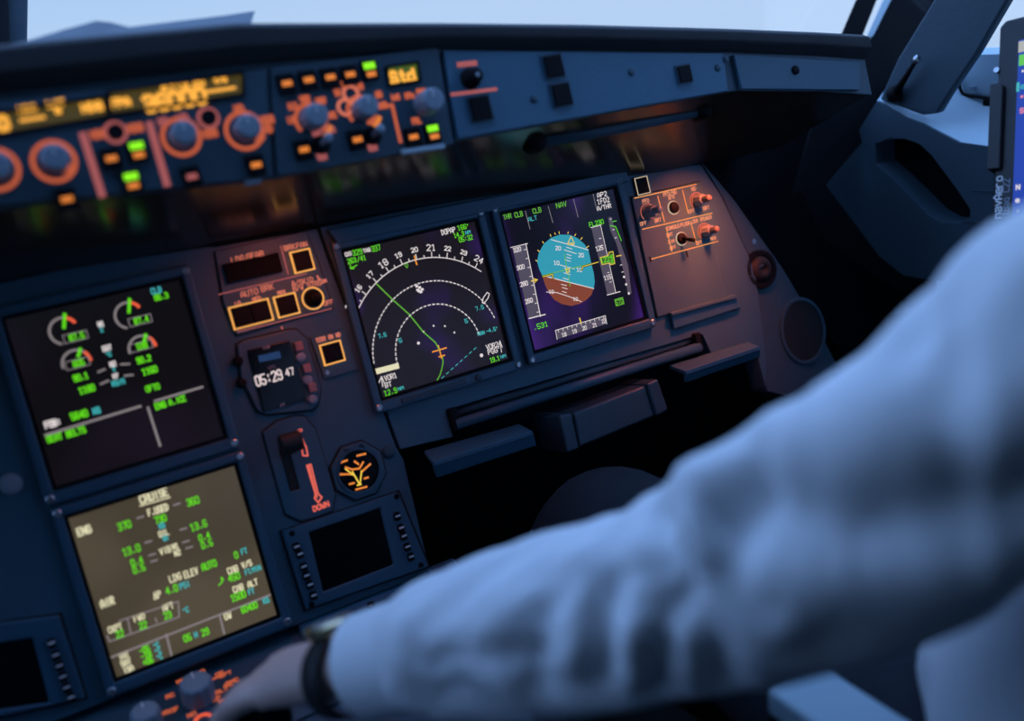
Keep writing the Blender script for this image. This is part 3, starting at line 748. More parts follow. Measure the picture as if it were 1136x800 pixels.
# small fasteners and a blanking cap on the centre panel
for x, y, r, mm in ((418.5, 444.5, .0042, 'metal'), (431, 501, .0075, 'panel2'), (12, 537, .010, 'knob')):
    L = Loc(.0, px=(x, y)); b = MB(); b.lathe((0, 0, 0), [(r, 0), (r, .002), (r * .8, .0035), (.0004, .0035)], n=20)
    o = b.build('screw' if r < .005 else ('blanking_cap' if mm == 'panel2' else 'push_knob'), M[mm], None, L.M, smooth=True)
    tag(o, {'metal': 'small silver screw at the lower left corner of the navigation display', 'panel2': 'round blanking cap above right of the brake pressure gauge', 'knob': 'round grey knob at the lower left of the engine display'}[mm], {'metal': 'screw', 'panel2': 'cap', 'knob': 'knob'}[mm])

# ---- first officer's lighting panel
L = Loc(.0, px=(751, 245)); t = thing('lighting_control_panel', 'orange lit panel of brightness knobs right of the flight display', 'control panel', L.M)
seam_gap(t, L.poly([(699, 219), (776, 202), (803, 330), (728, 352)]), .0016)
b = MB(); b.prism(L.poly([(699, 219), (776, 202), (803, 330), (728, 352)]), 0, .0035); b.build('faceplate', M['panel'], t, bevel=.001)
cF = crop(670, 180, 4.0)
def lp(x, y, dz=.0035): return L(*cF(x, y), dz)
ZL = .0039
b = MB()
for a in ((135, 160, 410, 98), (170, 298, 480, 226), (205, 431, 505, 351), (238, 150, 268, 265), (348, 125, 373, 226), (275, 290, 301, 396), (385, 268, 411, 364)):
    b.line([lp(a[0], a[1]), lp(a[2], a[3])], .0011, ZL, 0)
for a in ((203, 424, 207, 438), (365, 398, 370, 418)): b.line([lp(a[0], a[1]), lp(a[2], a[3])], .0028, ZL + .0001, 2)
T = lambda s, x, y, h, tight=.9: b.text(s, *lp(x, y), h, ZL, 1, w=.0008, tight=tight)
T('PFD', 185, 172, .0044); T('PFD/ND', 292, 138, .0046, .85); T('XFR', 298, 156, .0042); T('ND', 397, 118, .0046)
T('OFF', 174, 272, .0042); T('BRT', 239, 257, .0042); T('OFF', 388, 217, .0042); T('BRT', 453, 203, .0042)
T('CONSOLE/FLOOR', 330, 282, .0042, .72); T('LOUD SPEAKER', 432, 254, .0042, .72); T('BRT', 291, 322, .0040); T('DIM', 298, 352, .0040); T('OFF', 306, 379, .0040); T('OFF', 422, 357, .0040); T('MAX', 485, 338, .0040)
b.build('lettering', [E_['frame'], E_['legbright'], M['black']], t)
ring_m = mat('pinkish_dial_plate', (.15, .14, .145), .55)
def dimmer(x, y, cap=None, big=True):
    p = lp(x, y); b = MB(); b.disc(p, .0098, .0035, .0048, n=30); b.build('dial_plate', ring_m, t, bevel=.0004)
    b = MB(); b.arc(p, .0108, math.radians(-130), math.radians(70), .0009, ZL, 0, 20); b.build('dial_arc', E_['legend'], t)
    b = MB(); b.lathe((p[0], p[1], .0045), [(.0072, 0), (.0072, .011), (.0064, .0135), (.0004, .0135)], n=32, ridges=8, depth=.08); k = b.build('knob', M['knob'], t)
    b = MB(); b.lathe((p[0], p[1], .018), [(.0042, 0), (.0042, .010), (.0036, .012), (.0004, .012)], n=24); b.build('knob_cap', ring_m if cap else M['knob'], k, smooth=True)
dimmer(195, 222); dimmer(412, 172, 1); dimmer(447, 308, 1)
for x, y in ((308, 202), (343, 340)):
    p = lp(x, y); b = MB(); b.ring(p, .0076, .0088, .0035, .0046); b.build('switch_ring', E_['pale'], t)
    b = MB(); b.lathe((p[0], p[1], .0035), [(.0072, 0), (.0072, .003), (.006, .0042), (.0004, .0042)], n=24); b.build('push_button' if x == 308 else 'switch_base', M['black'], t, smooth=True)
b = MB(); p = lp(343, 340); b.tube([(p[0], p[1], .006), (p[0] + .003, p[1] - .004, .020), (p[0] + .0036, p[1] - .005, .024)], [.0018, .0024, .0028], n=12); b.build('toggle_lever', M['black'], t, smooth=True)
# pale outlined square light above it
L = Loc(.0, px=(712, 206)); t = thing('indicator_light', 'square dark indicator with a thin pale outline above the orange lit panel', 'indicator light', L.M)
q4 = [L(703.3, 198, .003), L(717.3, 194.8, .003), L(721.7, 213.8, .003), L(707.3, 217.2, .003)]
cx = sum(p_[0] for p_ in q4) / 4; cy = sum(p_[1] for p_ in q4) / 4; ww = (q4[1][0] - q4[0][0] + q4[2][0] - q4[3][0]) / 2; hh = (q4[0][1] - q4[3][1] + q4[1][1] - q4[2][1]) / 2
b = MB(); b.frame((cx, cy), ww, hh, .0010, .0035, .0042); b.build('outline', E_['pale'], t)
b = MB(); b.box((cx, cy, .0018), (ww + .001, hh + .001, .0036)); b.build('cap', M['black'], t, bevel=.0006)
# pull handle recess under the lighting panel
L = Loc(.0, px=(780, 345)); t = thing('panel_handle', 'blue recessed grab handle below the orange lit panel', 'handle', L.M)
b = MB(); b.prism(L.poly([(742, 350), (815, 330), (819, 342), (745, 366)]), 0, .006); b.build('grip', M['bezel'], t, bevel=.002)
b = MB(); b.prism(L.poly([(741, 347), (814, 327), (815.5, 331), (742.5, 351)], .004), 0, .010); b.build('lip', M['panel'], t, bevel=.001)
# air vents on the outboard panel
L = Loc(-.006, px=(842, 299)); t = thing('air_vent', 'round black adjustable air vent beside the orange lit panel', 'air vent', L.M)
b = MB(); b.ring((0, 0), .019, .0255, 0, .006, n=40); b.build('vent_ring', M['black'], t, bevel=.0015)
b = MB(); b.lathe((0, 0, -.004), [(.0192, 0), (.0185, .008), (.012, .014), (.006, .015), (.0045, .011), (.0004, .010)], n=36); b.build('vent_ball', M['rubber'], t, smooth=True)
b = MB(); b.tube([(-.008, .004, .011), (-.002, .0055, .0125)], .0009, n=8); b.build('vent_tab', M['metal'], t)
L = Loc(-.006, px=(890, 367)); t = thing('speaker_grille', 'large dark oval grille at the outer end of the side panel', 'grille', L.M)
b = MB(); b.prism(b.ring_pts((0, 0), .040, 44, .046), 0, .003, [b.ring_pts((0, 0), .0355, 44, .0415)]); b.build('grille_rim', M['panel2'], t, bevel=.001)
b = MB(); b.prism(b.ring_pts((0, 0), .0357, 44, .0417), 0, .0012)
b.build('grille_cloth', M['rubber'], t)
L = Loc(-.006, px=(836, 268)); b = MB(); b.lathe((0, 0, 0), [(.004, 0), (.0035, .0015), (.0004, .0015)], n=14); o = b.build('screw', M['metal'], None, L.M); tag(o, 'small screw on the outboard panel above the round air vent', 'screw')

# ================================================================== TABLE, FOOTRESTS, CUSHION BELOW THE RIGHT PANEL
L = Loc(0.0, px=(640, 420)); t = thing('sliding_table', 'folded dark sliding table in its slot below the flight displays', 'table', L.M)
b = MB(); b.prism(L.poly([(496, 455), (779, 371), (792, 398), (790, 402), (504, 488)], -.03), -.032, -.028); b.build('slot_back', M['dark'], t)
p, q_ = L(507, 471, .008), L(778, 385, .008); b = MB(); b.tube([(p[0], p[1], .004), (q_[0], q_[1], .004)], .0064, n=18); b.build('front_roller', M['bezel'], t, smooth=True)
p2, q2 = L(505, 459, -.004), L(776, 375, -.004); b = MB(); b.tube([(p2[0], p2[1], -.008), (q2[0], q2[1], -.008)], .0052, n=16); b.build('rear_roller', M['panel2'], t, smooth=True)
for k in (p, q_):
    b = MB(); b.box((k[0], k[1] + .006, -.004), (.010, .026, .022)); b.build('end_bracket', M['black'], t, bevel=.002)
def footrest(name_px, pts, lip, label):
    L = Loc(.0, px=name_px); t = thing('footrest', label, 'footrest', L.M, 'footrests below the right panel')
    # a ledge standing out of the panel: top plate and front lip
    a, c_, d, e = [L(*p_, zz) for p_, zz in zip(pts, (0, 0, .055, .055))]
    b = MB(); vs = []
    for (x, y), z in ((a, .0), (c_, .0), (d, .055), (e, .055)): vs.append((x, y, z)); 
    vs += [(x, y - .0055, z) for x, y, z in vs]
    b.add(vs, [(0, 3, 2, 1), (4, 5, 6, 7), (0, 1, 5, 4), (1, 2, 6, 5), (2, 3, 7, 6), (3, 0, 4, 7)]); b.build('tread', M['panel'], t, bevel=.0015)
    b = MB(); b.add([(e[0], e[1], .056), (d[0], d[1], .056), (d[0] + lip[0], d[1] - lip[1], .048), (e[0] + lip[0], e[1] - lip[1], .048), (e[0], e[1], .050), (d[0], d[1], .050), (d[0] + lip[0], d[1] - lip[1], .042), (e[0] + lip[0], e[1] - lip[1], .042)],
          [(0, 1, 2, 3), (7, 6, 5, 4), (0, 4, 5, 1), (1, 5, 6, 2), (2, 6, 7, 3), (3, 7, 4, 0)]); b.build('front_lip', M['bezel'], t, bevel=.0015)
    return t
footrest((530, 500), [(470, 500), (576, 470), (591, 478), (480, 513)], (.004, .019), 'dark blue footrest ledge below the navigation display')
footrest((795, 405), [(742, 405), (830, 379), (843, 384), (760, 412)], (.004, .015), 'dark footrest ledge below the orange lit panel')
L = Loc(.0, px=(680, 460)); t = thing('leather_cushion', 'dark navy leather covered block between the two footrests', 'cushion', L.M)
w_ = .03
def cush(name, pts, mm, zf, zb, bev):
    b = MB(); P_ = L.poly(pts, zf); b.prism(P_, zb, zf); return b.build(name, mm, t, bevel=bev, seg=3)
cush('cushion_body', [(636, 458), (717, 427), (727, 462), (643, 497)], M['leather'], .030, -.03, .004)
cush('side_strap', [(620, 461), (635, 458), (643, 498), (630, 503)], M['leather'], .034, -.03, .003)
cush('side_strap', [(718, 426), (730, 420), (742, 455), (729, 462)], M['leather'], .034, -.03, .003)
# ================================================================== GLARESHIELD
GW = .165
st = []
def stn(px_top, px_f1, px_f0, hv):
    a, b_, c_ = at(*px_top, GW + .008), at(*px_f1, GW), at(*px_f0, GW)
    u = b_[0]; st.append((u, a[1], b_[1], c_[1], hv))
U0 = at(0, 100, GW); B0 = at(0, 235, GW)
st.append((-.86, .150, .125, .080, .03)); st.append((-.60, .196, .158, .078, .04))
st.append((-.42, .209, .174, .084, .043)); st.append((U0[0], .210, U0[1] - .003, B0[1], .043))
stn((290, 20), (270, 72), (262, 208), .034); stn((500, 22), (491, 55), (505, 158), .028)
stn((640, 26), (645, 56), (655, 130), .020); stn((800, 31), (806, 58), (808, 103), .006)
stn((900, 35), (905, 62), (905, 104), .004); stn((955, 38), (960, 66), (958, 108), .004)
def sect(s):
    u, vt, vf, vb, hv = s
    return [(u, vb, GW), (u, vf, GW), (u, vf + .003, GW + .006), (u, vf + (vt - vf) * .35, GW + .014), (u, vt - .006, GW + .014), (u, vt, GW + .004), (u, vt - .004, GW - .02),
            (u, vt - .03, -.05), (u, vt - .07, -.26), (u, hv + .02, -.26), (u, hv + .004, -.05), (u, hv, -.004), (u, vb + .001, GW - .008)]
b = MB(); K = 13
for s in st: b.v += sect(s)
nS = len(st)
for i in range(nS - 1):
    for k in range(K):
        a0, a1 = i * K + k, i * K + (k + 1) % K
        mm = 0 if k in (0,) else (2 if k in (9, 10, 11, 12) else 1)
        b.f.append((a0, a0 + K, a1 + K, a1)); b.m.append(mm)
b.f.append(tuple(range(K))); b.m.append(1); b.f.append(tuple(range((nS - 1) * K, nS * K))[::-1]); b.m.append(1)
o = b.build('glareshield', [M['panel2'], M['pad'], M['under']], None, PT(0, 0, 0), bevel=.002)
tag(o, 'long black padded glareshield hood over the instrument panel', 'glareshield')

# ---- flight control unit
def face(name, label, cat, cpx, poly, mm='panel2', z=.006, group=None, uv=None):
    L = Loc(GW, px=cpx); t = thing(name, label, cat, L.M, group)
    pts = uv(L) if uv else L.poly(poly, z)
    b = MB(); b.prism(pts, 0, z); b.build('faceplate', M[mm], t, bevel=.0015)
    return t, L
def gknob(t, p, z, r, h, mm='knob', ridges=12, name='knob'):
    b = MB(); b.lathe((p[0], p[1], z), [(r, 0), (r, h * .75), (r * .94, h * .92), (r * .8, h), (.0004, h)], n=48, ridges=ridges, depth=.05)
    k = b.build(name, M[mm], t, bevel=.0006)
    b = MB(); b.line([(p[0], p[1] + r * .25), (p[0], p[1] + r * .78)], .0012, z + h + .0003); b.build('pointer', M['whiteprint'], k); return k
def oring(t, L, x, y, r0, r1, z=.006, key='legend', name='ring_legend', a0=0, a1=360):
    p = L(x, y, z); b = MB(); b.arc(p, (r0 + r1) / 2, math.radians(a0), math.radians(a1), r1 - r0, z + .0004, 0, 28); b.build(name, E_[key], t); return p
t, L = face('flight_control_unit', 'autopilot control unit with two amber number windows at the left of the glareshield', 'control panel', (130, 160), None,
            uv=lambda L: [(-.42 - L.o[0], .168 - L.o[1]), (at(296, 76, .171)[0] - L.o[0], at(296, 76, .171)[1] - L.o[1]), (at(303, 196, .171)[0] - L.o[0], at(303, 196, .171)[1] - L.o[1]), (at(0, 228, .171)[0] - L.o[0], at(0, 228, .171)[1] - L.o[1]), (-.42 - L.o[0], .082 - L.o[1])])
z = .006
def window(t, L, quad, bg, texts, z=.006, name='number_window'):
    b = MB(); q4 = L.poly(quad, z); b.prism(q4, z - .001, z + .0006); w = b.build(name, E_[bg], t)
    b = MB()
    q5 = L.poly(quad, z); xs = [p[0] for p in q5]; ys = [p[1] for p in q5]
    rim = [(xs[i] + (.0022 if i in (1, 2) else -.0022), ys[i] + (.0022 if i in (0, 1) else -.0022)) for i in range(4)]
    b.prism(rim, z - .0005, z + .003, [q5]); b.build('window_frame', M['black'], t, bevel=.0006)
    b = MB()
    for tx, x, y, h, wd in texts: b.text(tx, *L(x, y, z), h, z + .0009, 0, w=wd, tight=.95)
    b.build('number_segments', E_['lcd'], w)
window(t, L, [(-70, 138), (115, 109), (118, 128), (-66, 159)], 'lcdbg', [('HDG', 30, 121, .0050, .0016), ('LAT', 62, 115, .0050, .0016), ('---', 36, 132, .0070, .0026), ('*', 66, 126, .0080, .0036), ('HDG', 102, 119, .0062, .0022), ('0', 3, 137, .0095, .0035), ('SPD', -40, 140, .006, .002)])
window(t, L, [(122, 104), (268, 83), (268, 104), (124, 126)], 'lcdbg', [('FPA', 133, 114, .0062, .0022), ('36000', 194, 111, .0118, .0036), ('ALT', 186, 98, .0042, .0016), ('LVL/CH', 212, 95, .0042, .0016), ('V/S', 244, 89, .0042, .0016), ('-----', 244, 100, .0060, .0026)])
for x, y, r in ((-4, 188, .0150), (60, 179, .0150), (201, 152, .0145), (271, 145, .0150)):
    p = oring(t, L, x, y, r - .0012, r + .0022, key='fcu')
    gknob(t, p, z, r * .74, .020)
for x, y in ((128, 147), (231, 131)):
    p = oring(t, L, x, y, .0066, .0094, key='legdim'); b = MB(); b.disc(p, .0062, z - .001, z + .005); b.build('push_button', M['black'], t, bevel=.001)
b = MB()
def bl(x0, y0, x1, y1, w, m): b.line([L(x0, y0, z), L(x1, y1, z)], w, z + .0004, m)
bl(92, 150, 113, 216, .0058, 1); bl(166, 138, 185, 204, .0058, 1)
for x, y, w, m in ((109, 149, 13, 0), (150, 142, 12, 0), (181, 135, 8, 1), (203, 131, 8, 1), (233, 148, 14, 0), (265, 121, 9, 0), (296, 133, 10, 0), (297, 143, 9, 0), (76, 187, 7, 0), (288, 152, 8, 0)):
    b.text('HDG'[:2 + (w > 9)], *L(x, y, z), .0058, z + .0004, m, w=.0020, tight=.75)
b.build('lettering', [E_['fcu'], E_['legdim']], t)
def lit_key(t, L, x, y, green, key='lampor', z=.006):
    p = L(x, y, z); b = MB(); b.box((p[0], p[1], z + .0015), (.0155, .0175, .006)); k = b.build('push_button', M['black'], t, bevel=.001)
    b = MB(); b.box((p[0], p[1] - (.0038 if green else 0), z + .0047), (.0088, .0046, .0006)); b.build('button_legend', E_[key], k)
    if green: b = MB(); b.box((p[0], p[1] + .0038, z + .0047), (.0110, .0058, .0006)); b.build('green_bars', E_['lamp'], k)
for x, y, gr in ((152, 168, 1), (146, 202, 1), (123, 177, 0), (74, 222, 0), (212, 197, 0), (283, 184, 0)): lit_key(t, L, x, y, gr, 'legdim' if x == 212 else 'lampor')
b = MB(); p, p2 = L(272, 204, z), L(290, 200, z); b.box(((p[0] + p2[0]) / 2, p[1], .005), (.014, .004, .006)); b.build('latch_tab', M['knob'], t, bevel=.001)

# ---- display control panel right of it
t, L = face('display_control_panel', 'control panel with orange lit knobs beside the small amber pressure window', 'control panel', (395, 120),
            [(300, 75), (486, 52), (503, 160), (307, 196)])
for i, (x, y) in enumerate(((317, 94), (341, 90), (365, 87), (387, 84))): lit_key(t, L, x, y, 0)
lit_key(t, L, 409, 79, 1)
for x, y in ((336, 167), (395, 156), (457, 153)): lit_key(t, L, x, y, 0)
lit_key(t, L, 479, 148, 1)
window(t, L, [(430, 76), (462, 71), (464, 89), (432, 94)], 'lcdgrn', [('Std', 446, 85, .0098, .0034)], name='pressure_window')
for x, y, r in ((345, 133, .0138), (401, 123, .0130)):
    p = L(x, y, z); b = MB()
    b.arc(p, r, math.radians(-120), math.radians(140), .0032, z + .0004, 0, 24); b.arc(p, r + .0045, math.radians(120), math.radians(150), .004, z + .0004, 1, 6)
    b.build('ring_legend', [E_['fcu'], E_['lampor']], t); gknob(t, p, z, r * .80, .022)
p = L(470, 117, z); gknob(t, p, z, .0115, .026, name='pressure_knob')
b = MB()
for x, y, s in ((324, 118, 'ILS'), (338, 110, 'VOR'), (356, 112, 'NAV'), (368, 128, 'ARC'), (366, 144, 'PLAN'), (323, 133, 'LS'), (374, 103, '10'), (382, 94, '20'), (399, 96, '40'), (420, 105, '80'), (424, 117, '160'), (412, 134, '320'), (438, 108, 'inHg'), (454, 106, 'hPa'), (467, 102, 'QNH'), (352, 147, 'ADF'), (357, 174, 'VOR'), (413, 164, 'VOR'), (462, 134, 'PULL')):
    b.text(s[:3], *L(x, y, z), .0048, z + .0004, 0 if y < 140 else 1, w=.0018, tight=.66)
b.line([L(418, 119, z), L(435, 117, z), L(444, 157, z)], .0034, z + .0004, 0)
b.build('lettering', [E_['fcu'], E_['legdim']], t)
for x, y in ((383, 119), (389, 104)): oring(t, L, x, y, .0052, .0080)
for x, y in ((356, 161), (413, 151)):
    p = L(x, y, z); b = MB(); b.lathe((p[0], p[1], z), [(.0085, 0), (.0085, .002), (.006, .004), (.0004, .004)], n=20); bs = b.build('toggle_base', M['black'], t, smooth=True)
    b = MB(); b.tube([(p[0], p[1], z + .002), (p[0] + .001, p[1] + .002, z + .014), (p[0] + .002, p[1] + .0025, z + .020)], [.0024, .003, .0042], n=12); b.build('toggle_lever', M['knob'], t, smooth=True)
b = MB(); p, p2 = L(443, 170, z), L(492, 163, z); b.box(((p[0] + p2[0]) / 2, (p[1] + p2[1]) / 2, .009), (.044, .0045, .006), rz=math.atan2(p2[1] - p[1], p2[0] - p[0])); b.build('pull_strip', M['lightliner'], t, bevel=.001)

# ---- blue side panel of the glareshield
t, L = face('glareshield_side_panel', 'plain blue glareshield side panel with dark square buttons', 'control panel', (640, 95), [(492, 56), (803, 59), (808, 101), (508, 154)], mm='glare')
for x, y, s in ((532, 121, .021), (613, 74, .020), (622, 105.5, .020), (758, 82.5, .0165)):
    p = L(x, y, z); b = MB(); b.box((p[0], p[1], z + .001), (s, s * 1.05, .007)); b.build('push_button', M['black'], t, bevel=.001)
    b = MB(); b.frame((p[0], p[1]), s + .003, s * 1.05 + .003, .0014, z - .001, z + .0025); b.build('button_frame', M['panel2'], t)
p = L(521, 88, z); b = MB(); b.lathe((p[0], p[1], z), [(.010, 0), (.010, .004), (.0075, .006), (.0070, .016), (.006, .018), (.0004, .018)], n=28); k = b.build('knob', M['black'], t, smooth=True)
b = MB(); b.disc((p[0], p[1]), .0022, z + .018, z + .0186, n=12); b.build('knob_dot', M['greyprint'], k)
b = MB(); b.line([L(509, 72, z), L(527, 70, z)], .0050, z + .0004); b.line([L(501, 105, z), L(550, 99, z)], .0034, z + .0004); b.build('lettering', E_['legdim'], t)
for x, y in ((700, 80), (592, 110), (796, 75), (805, 66)):
    p = L(x, y, z); b = MB(); b.lathe((p[0], p[1], z), [(.004, 0), (.004, .001), (.0025, .002), (.0004, .002)], n=14); b.build('screw', M['panel2'], t, smooth=True)
t, L = face('glareshield_end_panel', 'short blue end panel at the right tip of the glareshield', 'control panel', (885, 82), [(814, 60), (955, 68), (954, 100), (823, 99)], mm='panel')
p = L(882, 78, z); b = MB(); b.lathe((p[0], p[1], z), [(.005, 0), (.005, .002), (.003, .003), (.0004, .003)], n=14); b.build('screw', M['black'], t, smooth=True)

# ---- black grab bar and warm flood lamp under the glareshield
bar = [at(594, 158, .12), at(700, 139, .12), at(778, 123, .12)]
t = thing('grab_bar', 'black rounded grab bar under the blue glareshield side panel', 'handle', PT(bar[0][0], bar[0][1], .12))
b = MB(); b.tube([(p[0] - bar[0][0], p[1] - bar[0][1], 0) for p in bar], [.0075, .0068, .0062], n=16); b.build('bar', M['panel2'], t, smooth=True)
for p, nm in ((bar[0], 'end_knob'), (bar[2], 'end_bracket')):
    b = MB(); b.lathe((p[0] - bar[0][0], p[1] - bar[0][1], -.012), [(.0105, 0), (.0115, .006), (.0105, .018), (.006, .024), (.0004, .024)], n=20); b.build(nm, M['black'], t, smooth=True)

# ---- folded chart lying on the hood behind the autopilot unit
top = [(-30, 57), (30, 45), (70, 33), (107, 23), (124, 25), (143, 30), (200, 23), (250, 17), (283, 12)]
bot = [(-30, 75), (30, 66), (70, 60), (107, 55), (124, 52), (143, 50), (200, 44), (250, 38), (276, 34)]
b = MB(); n_ = len(top)
for (pa, wa, ta) in ((bot, .150, 0), (top, .105, 0), (top, .102, 1), (bot, .146, 1)):
    for i, p_ in enumerate(pa):
        w = wa + .012 * math.sin(i * 1.3); q_ = at(p_[0], p_[1], w); b.v.append((q_[0], q_[1], w))
for k in range(4):
    for i in range(n_ - 1): b.f.append((k * n_ + i, k * n_ + i + 1, ((k + 1) % 4) * n_ + i + 1, ((k + 1) % 4) * n_ + i)); b.m.append(0)
b.f.append((0, n_, 2 * n_, 3 * n_)); b.m.append(0); b.f.append((n_ - 1, 2 * n_ - 1, 3 * n_ - 1, 4 * n_ - 1)); b.m.append(0)
o = b.build('folded_chart', M['paper'], None, PT(0, 0, 0)); tag(o, 'creased grey paper chart lying on the glareshield against the windscreen', 'paper chart')

# ================================================================== COCKPIT SHELL
def wbox(name, x, y, z_, m):
    b = MB(); b.box(((x[0] + x[1]) / 2, (y[0] + y[1]) / 2, (z_[0] + z_[1]) / 2), (x[1] - x[0], y[1] - y[0], z_[1] - z_[0])); o = b.build(name, m); return struct(o)
wbox('floor', (-1.4, 1.02), (-2.0, .6), (.06, .10), M['floor'])
wbox('wall_front', (-1.4, 1.02), (.34, .40), (.10, 1.05), M['dark'])
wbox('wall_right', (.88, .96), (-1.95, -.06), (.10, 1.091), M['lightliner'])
wbox('wall_right_front', (.90, .98), (-.06, .34), (.10, 1.05), M['dark'])  # same wall carried forward, painted near-black for the shade there
wbox('wall_left', (-1.36, -1.30), (-1.95, .34), (.10, 1.091), M['liner'])
wbox('wall_back', (-1.36, .96), (-2.0, -1.95), (.10, 1.80), M['liner'])
wbox('ceiling', (-1.36, .96), (-1.95, -.42), (1.80, 1.86), M['liner'])
def wprism(name, px, x0, x1, m, bevel=.004, holes=()):
    """solid traced on the fore-and-aft plane x = x0 and carried outboard to x1"""
    pts = [atx(a, b_, x0) for a, b_ in px]; hs = [[atx(a, b_, x0) for a, b_ in h] for h in holes]
    b = MB(); b.prism([(p.y, p.z) for p in pts], 0, x1 - x0, [[(p.y, p.z) for p in h] for h in hs])
    return b.build(name, m, None, Matrix(((0, 0, 1, x0), (1, 0, 0, 0), (0, 1, 0, 0), (0, 0, 0, 1))), bevel=bevel)
def pprism(name, px, w1, w0, m, bevel=.003):
    b = MB(); b.prism([at(a, b_, w1) for a, b_ in px], w0, w1); return b.build(name, m, None, PT(0, 0, 0), bevel=bevel)
# windscreen posts
struct(pprism('window_1_frame', [(-128, -450), (-8, -450), (4, -120), (11, 50), (12, 150), (-110, 170)], -.20, -.26, M['black']))
struct(pprism('window_1_seal', [(-8, -450), (34, -450), (33, -120), (30, 58), (29, 145), (12, 148)], -.215, -.25, M['liner']))
struct(pprism('window_1_frame_right', [(1196, -420), (1022, -120), (951, 0), (934, 40), (957, 40), (973, 0), (1040, -120), (1218, -420)], -.02, -.024, M['dark'], .001))
struct(pprism('window_1_lit_reveal', [(1226, -420), (1052, -120), (981, 0), (963, 40), (972, 44), (989, 2), (1060, -120), (1234, -420)], -.016, -.019, M['lightliner'], .001))  # pale strip puts the daylight on the window reveal into its colour
struct(pprism('trim_1', [(1232, -420), (1058, -120), (989, 0), (970, 38), (920, 96), (898, 150), (880, 215), (916, 206), (992, 116), (1022, 64), (1062, 0), (1136, -120), (1320, -420)], -.015, -.019, M['dark'], .001))  # dark pillar trim, its black also paints the shadowy gap behind
struct(pprism('trim_2', [(800, 110), (960, 104), (905, 150), (890, 212), (912, 260), (985, 315), (1010, 330), (960, 420), (880, 330), (815, 222), (778, 183)], -.09, -.12, M['dark']))
# pillar between the windscreen and the side window
struct(wprism('window_2_frame', [(975, 111), (996, 64), (1034, 2), (1150, -190), (1330, -480), (1405, -480), (1118, 0), (1083, 60), (1053, 104), (1040, 126), (1022, 128)], .80, .815, M['liner'], .004))
# liner with its long slot
cT = crop(800, 0, 3.333)
def px8(l): return [cT(*p) for p in l]
slot = px8([(560, 545), (600, 520), (660, 515), (720, 528), (770, 560), (860, 690), (920, 770), (925, 800), (890, 815), (800, 815), (745, 800), (700, 735), (640, 660), (560, 615)])
slot = [(971, 160), (985, 154), (1003, 154), (1020, 160), (1033, 172), (1060, 208), (1076, 232), (1076, 242), (1064, 248), (1046, 247), (1030, 238), (1012, 220), (990, 198), (972, 182)]
liner_px = [(973, 112), (988, 121), (1004, 130), (1023, 137), (1044, 148), (1064, 158), (1100, 163), (1230, 170), (1230, 330), (1065, 316), (1002, 306), (975, 284), (915, 204)]
o = wprism('window_liner', liner_px, .80, .84, M['liner'], .008, [slot]); struct(o)
o = wprism('window_liner_recess', [(960, 148), (1085, 148), (1085, 255), (960, 255)], .845, .86, M['black'], .002); struct(o)
b = MB(); p, q_ = atx(988, 185, .838), atx(1008, 206, .838); b.tube([p, q_], .006, n=12); o = b.build('document_clip', M['liner'], smooth=True); tag(o, 'dark slanted bar inside the long slot of the window liner', 'clip')
for k, (pa, pb) in enumerate((((1078, 211), (1120, 213)), ((1064, 245), (1120, 250)))):
    b = MB(); b.tube([atx(*pa, .7995), atx(*pb, .7995)], .0006, n=6); struct(b.build('trim_%d' % (3 + k), M['liner'], smooth=True))
# ledge behind the liner's upper edge, painted pale for light on its top
lp_ = [atx(*p, .802) for p in liner_px[:8]]
b = MB(); n_ = len(lp_)
up_ = [Vector((.885, p.y + .02, max(p.z + .045, 1.03))) for p in lp_]
b.v = [tuple(p) for p in lp_] + [tuple(p) for p in up_] + [(p.x, p.y, p.z - .02) for p in lp_] + [(p.x, p.y, p.z - .02) for p in up_]
for i in range(n_ - 1):
    b.f += [(i, i + 1, n_ + i + 1, n_ + i), (2 * n_ + i, 3 * n_ + i, 3 * n_ + i + 1, 2 * n_ + i + 1)]; b.m += [0, 0]
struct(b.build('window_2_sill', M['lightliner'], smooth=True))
# side console below the liner
wbox('side_console', (.66, .88), (-1.2, -.16), (.10, .70), M['dark'])
# lower frame of the side window with its latch and wire
t = thing('window_latch', 'small black latch with a thin wire under the side window, left of the tablet', 'latch', Matrix.Translation(atx(1090, 150, .872)))
o3 = atx(1090, 150, .872)
def sp(x, y, xx=.872): return atx(x, y, xx) - o3
b = MB(); b.tube([sp(1096, 116), sp(1091, 128), sp(1086, 148)], .0012, n=8); b.build('wire', M['black'], t)
b = MB(); p = sp(1091, 152); b.box((p.x, p.y, p.z), (.012, .028, .012)); b.box((p.x, p.y - .006, p.z + .010), (.012, .012, .012)); b.build('latch_body', M['black'], t, bevel=.002)
b = MB(); p = sp(1096, 114); b.box((p.x, p.y, p.z), (.006, .012, .010)); b.build('wire_anchor', M['black'], t, bevel=.001)
t = thing('sliding_window_panel', 'pale square panel with a dark rounded lower edge under the side window', 'panel', Matrix.Translation(atx(1085, 97, .872)))
o3 = atx(1085, 97, .872)
b = MB(); b.tube([sp(1064, 86), sp(1065, 98), sp(1068, 104), sp(1075, 106.5), sp(1110, 111), sp(1180, 118)], .0022, n=8); b.build('edge_seal', M['black'], t, smooth=True)
b = MB(); p = sp(1079, 98); b.box((p.x, p.y, p.z), (.004, .010, .006)); b.build('keyhole_plate', M['knob'], t, bevel=.001)
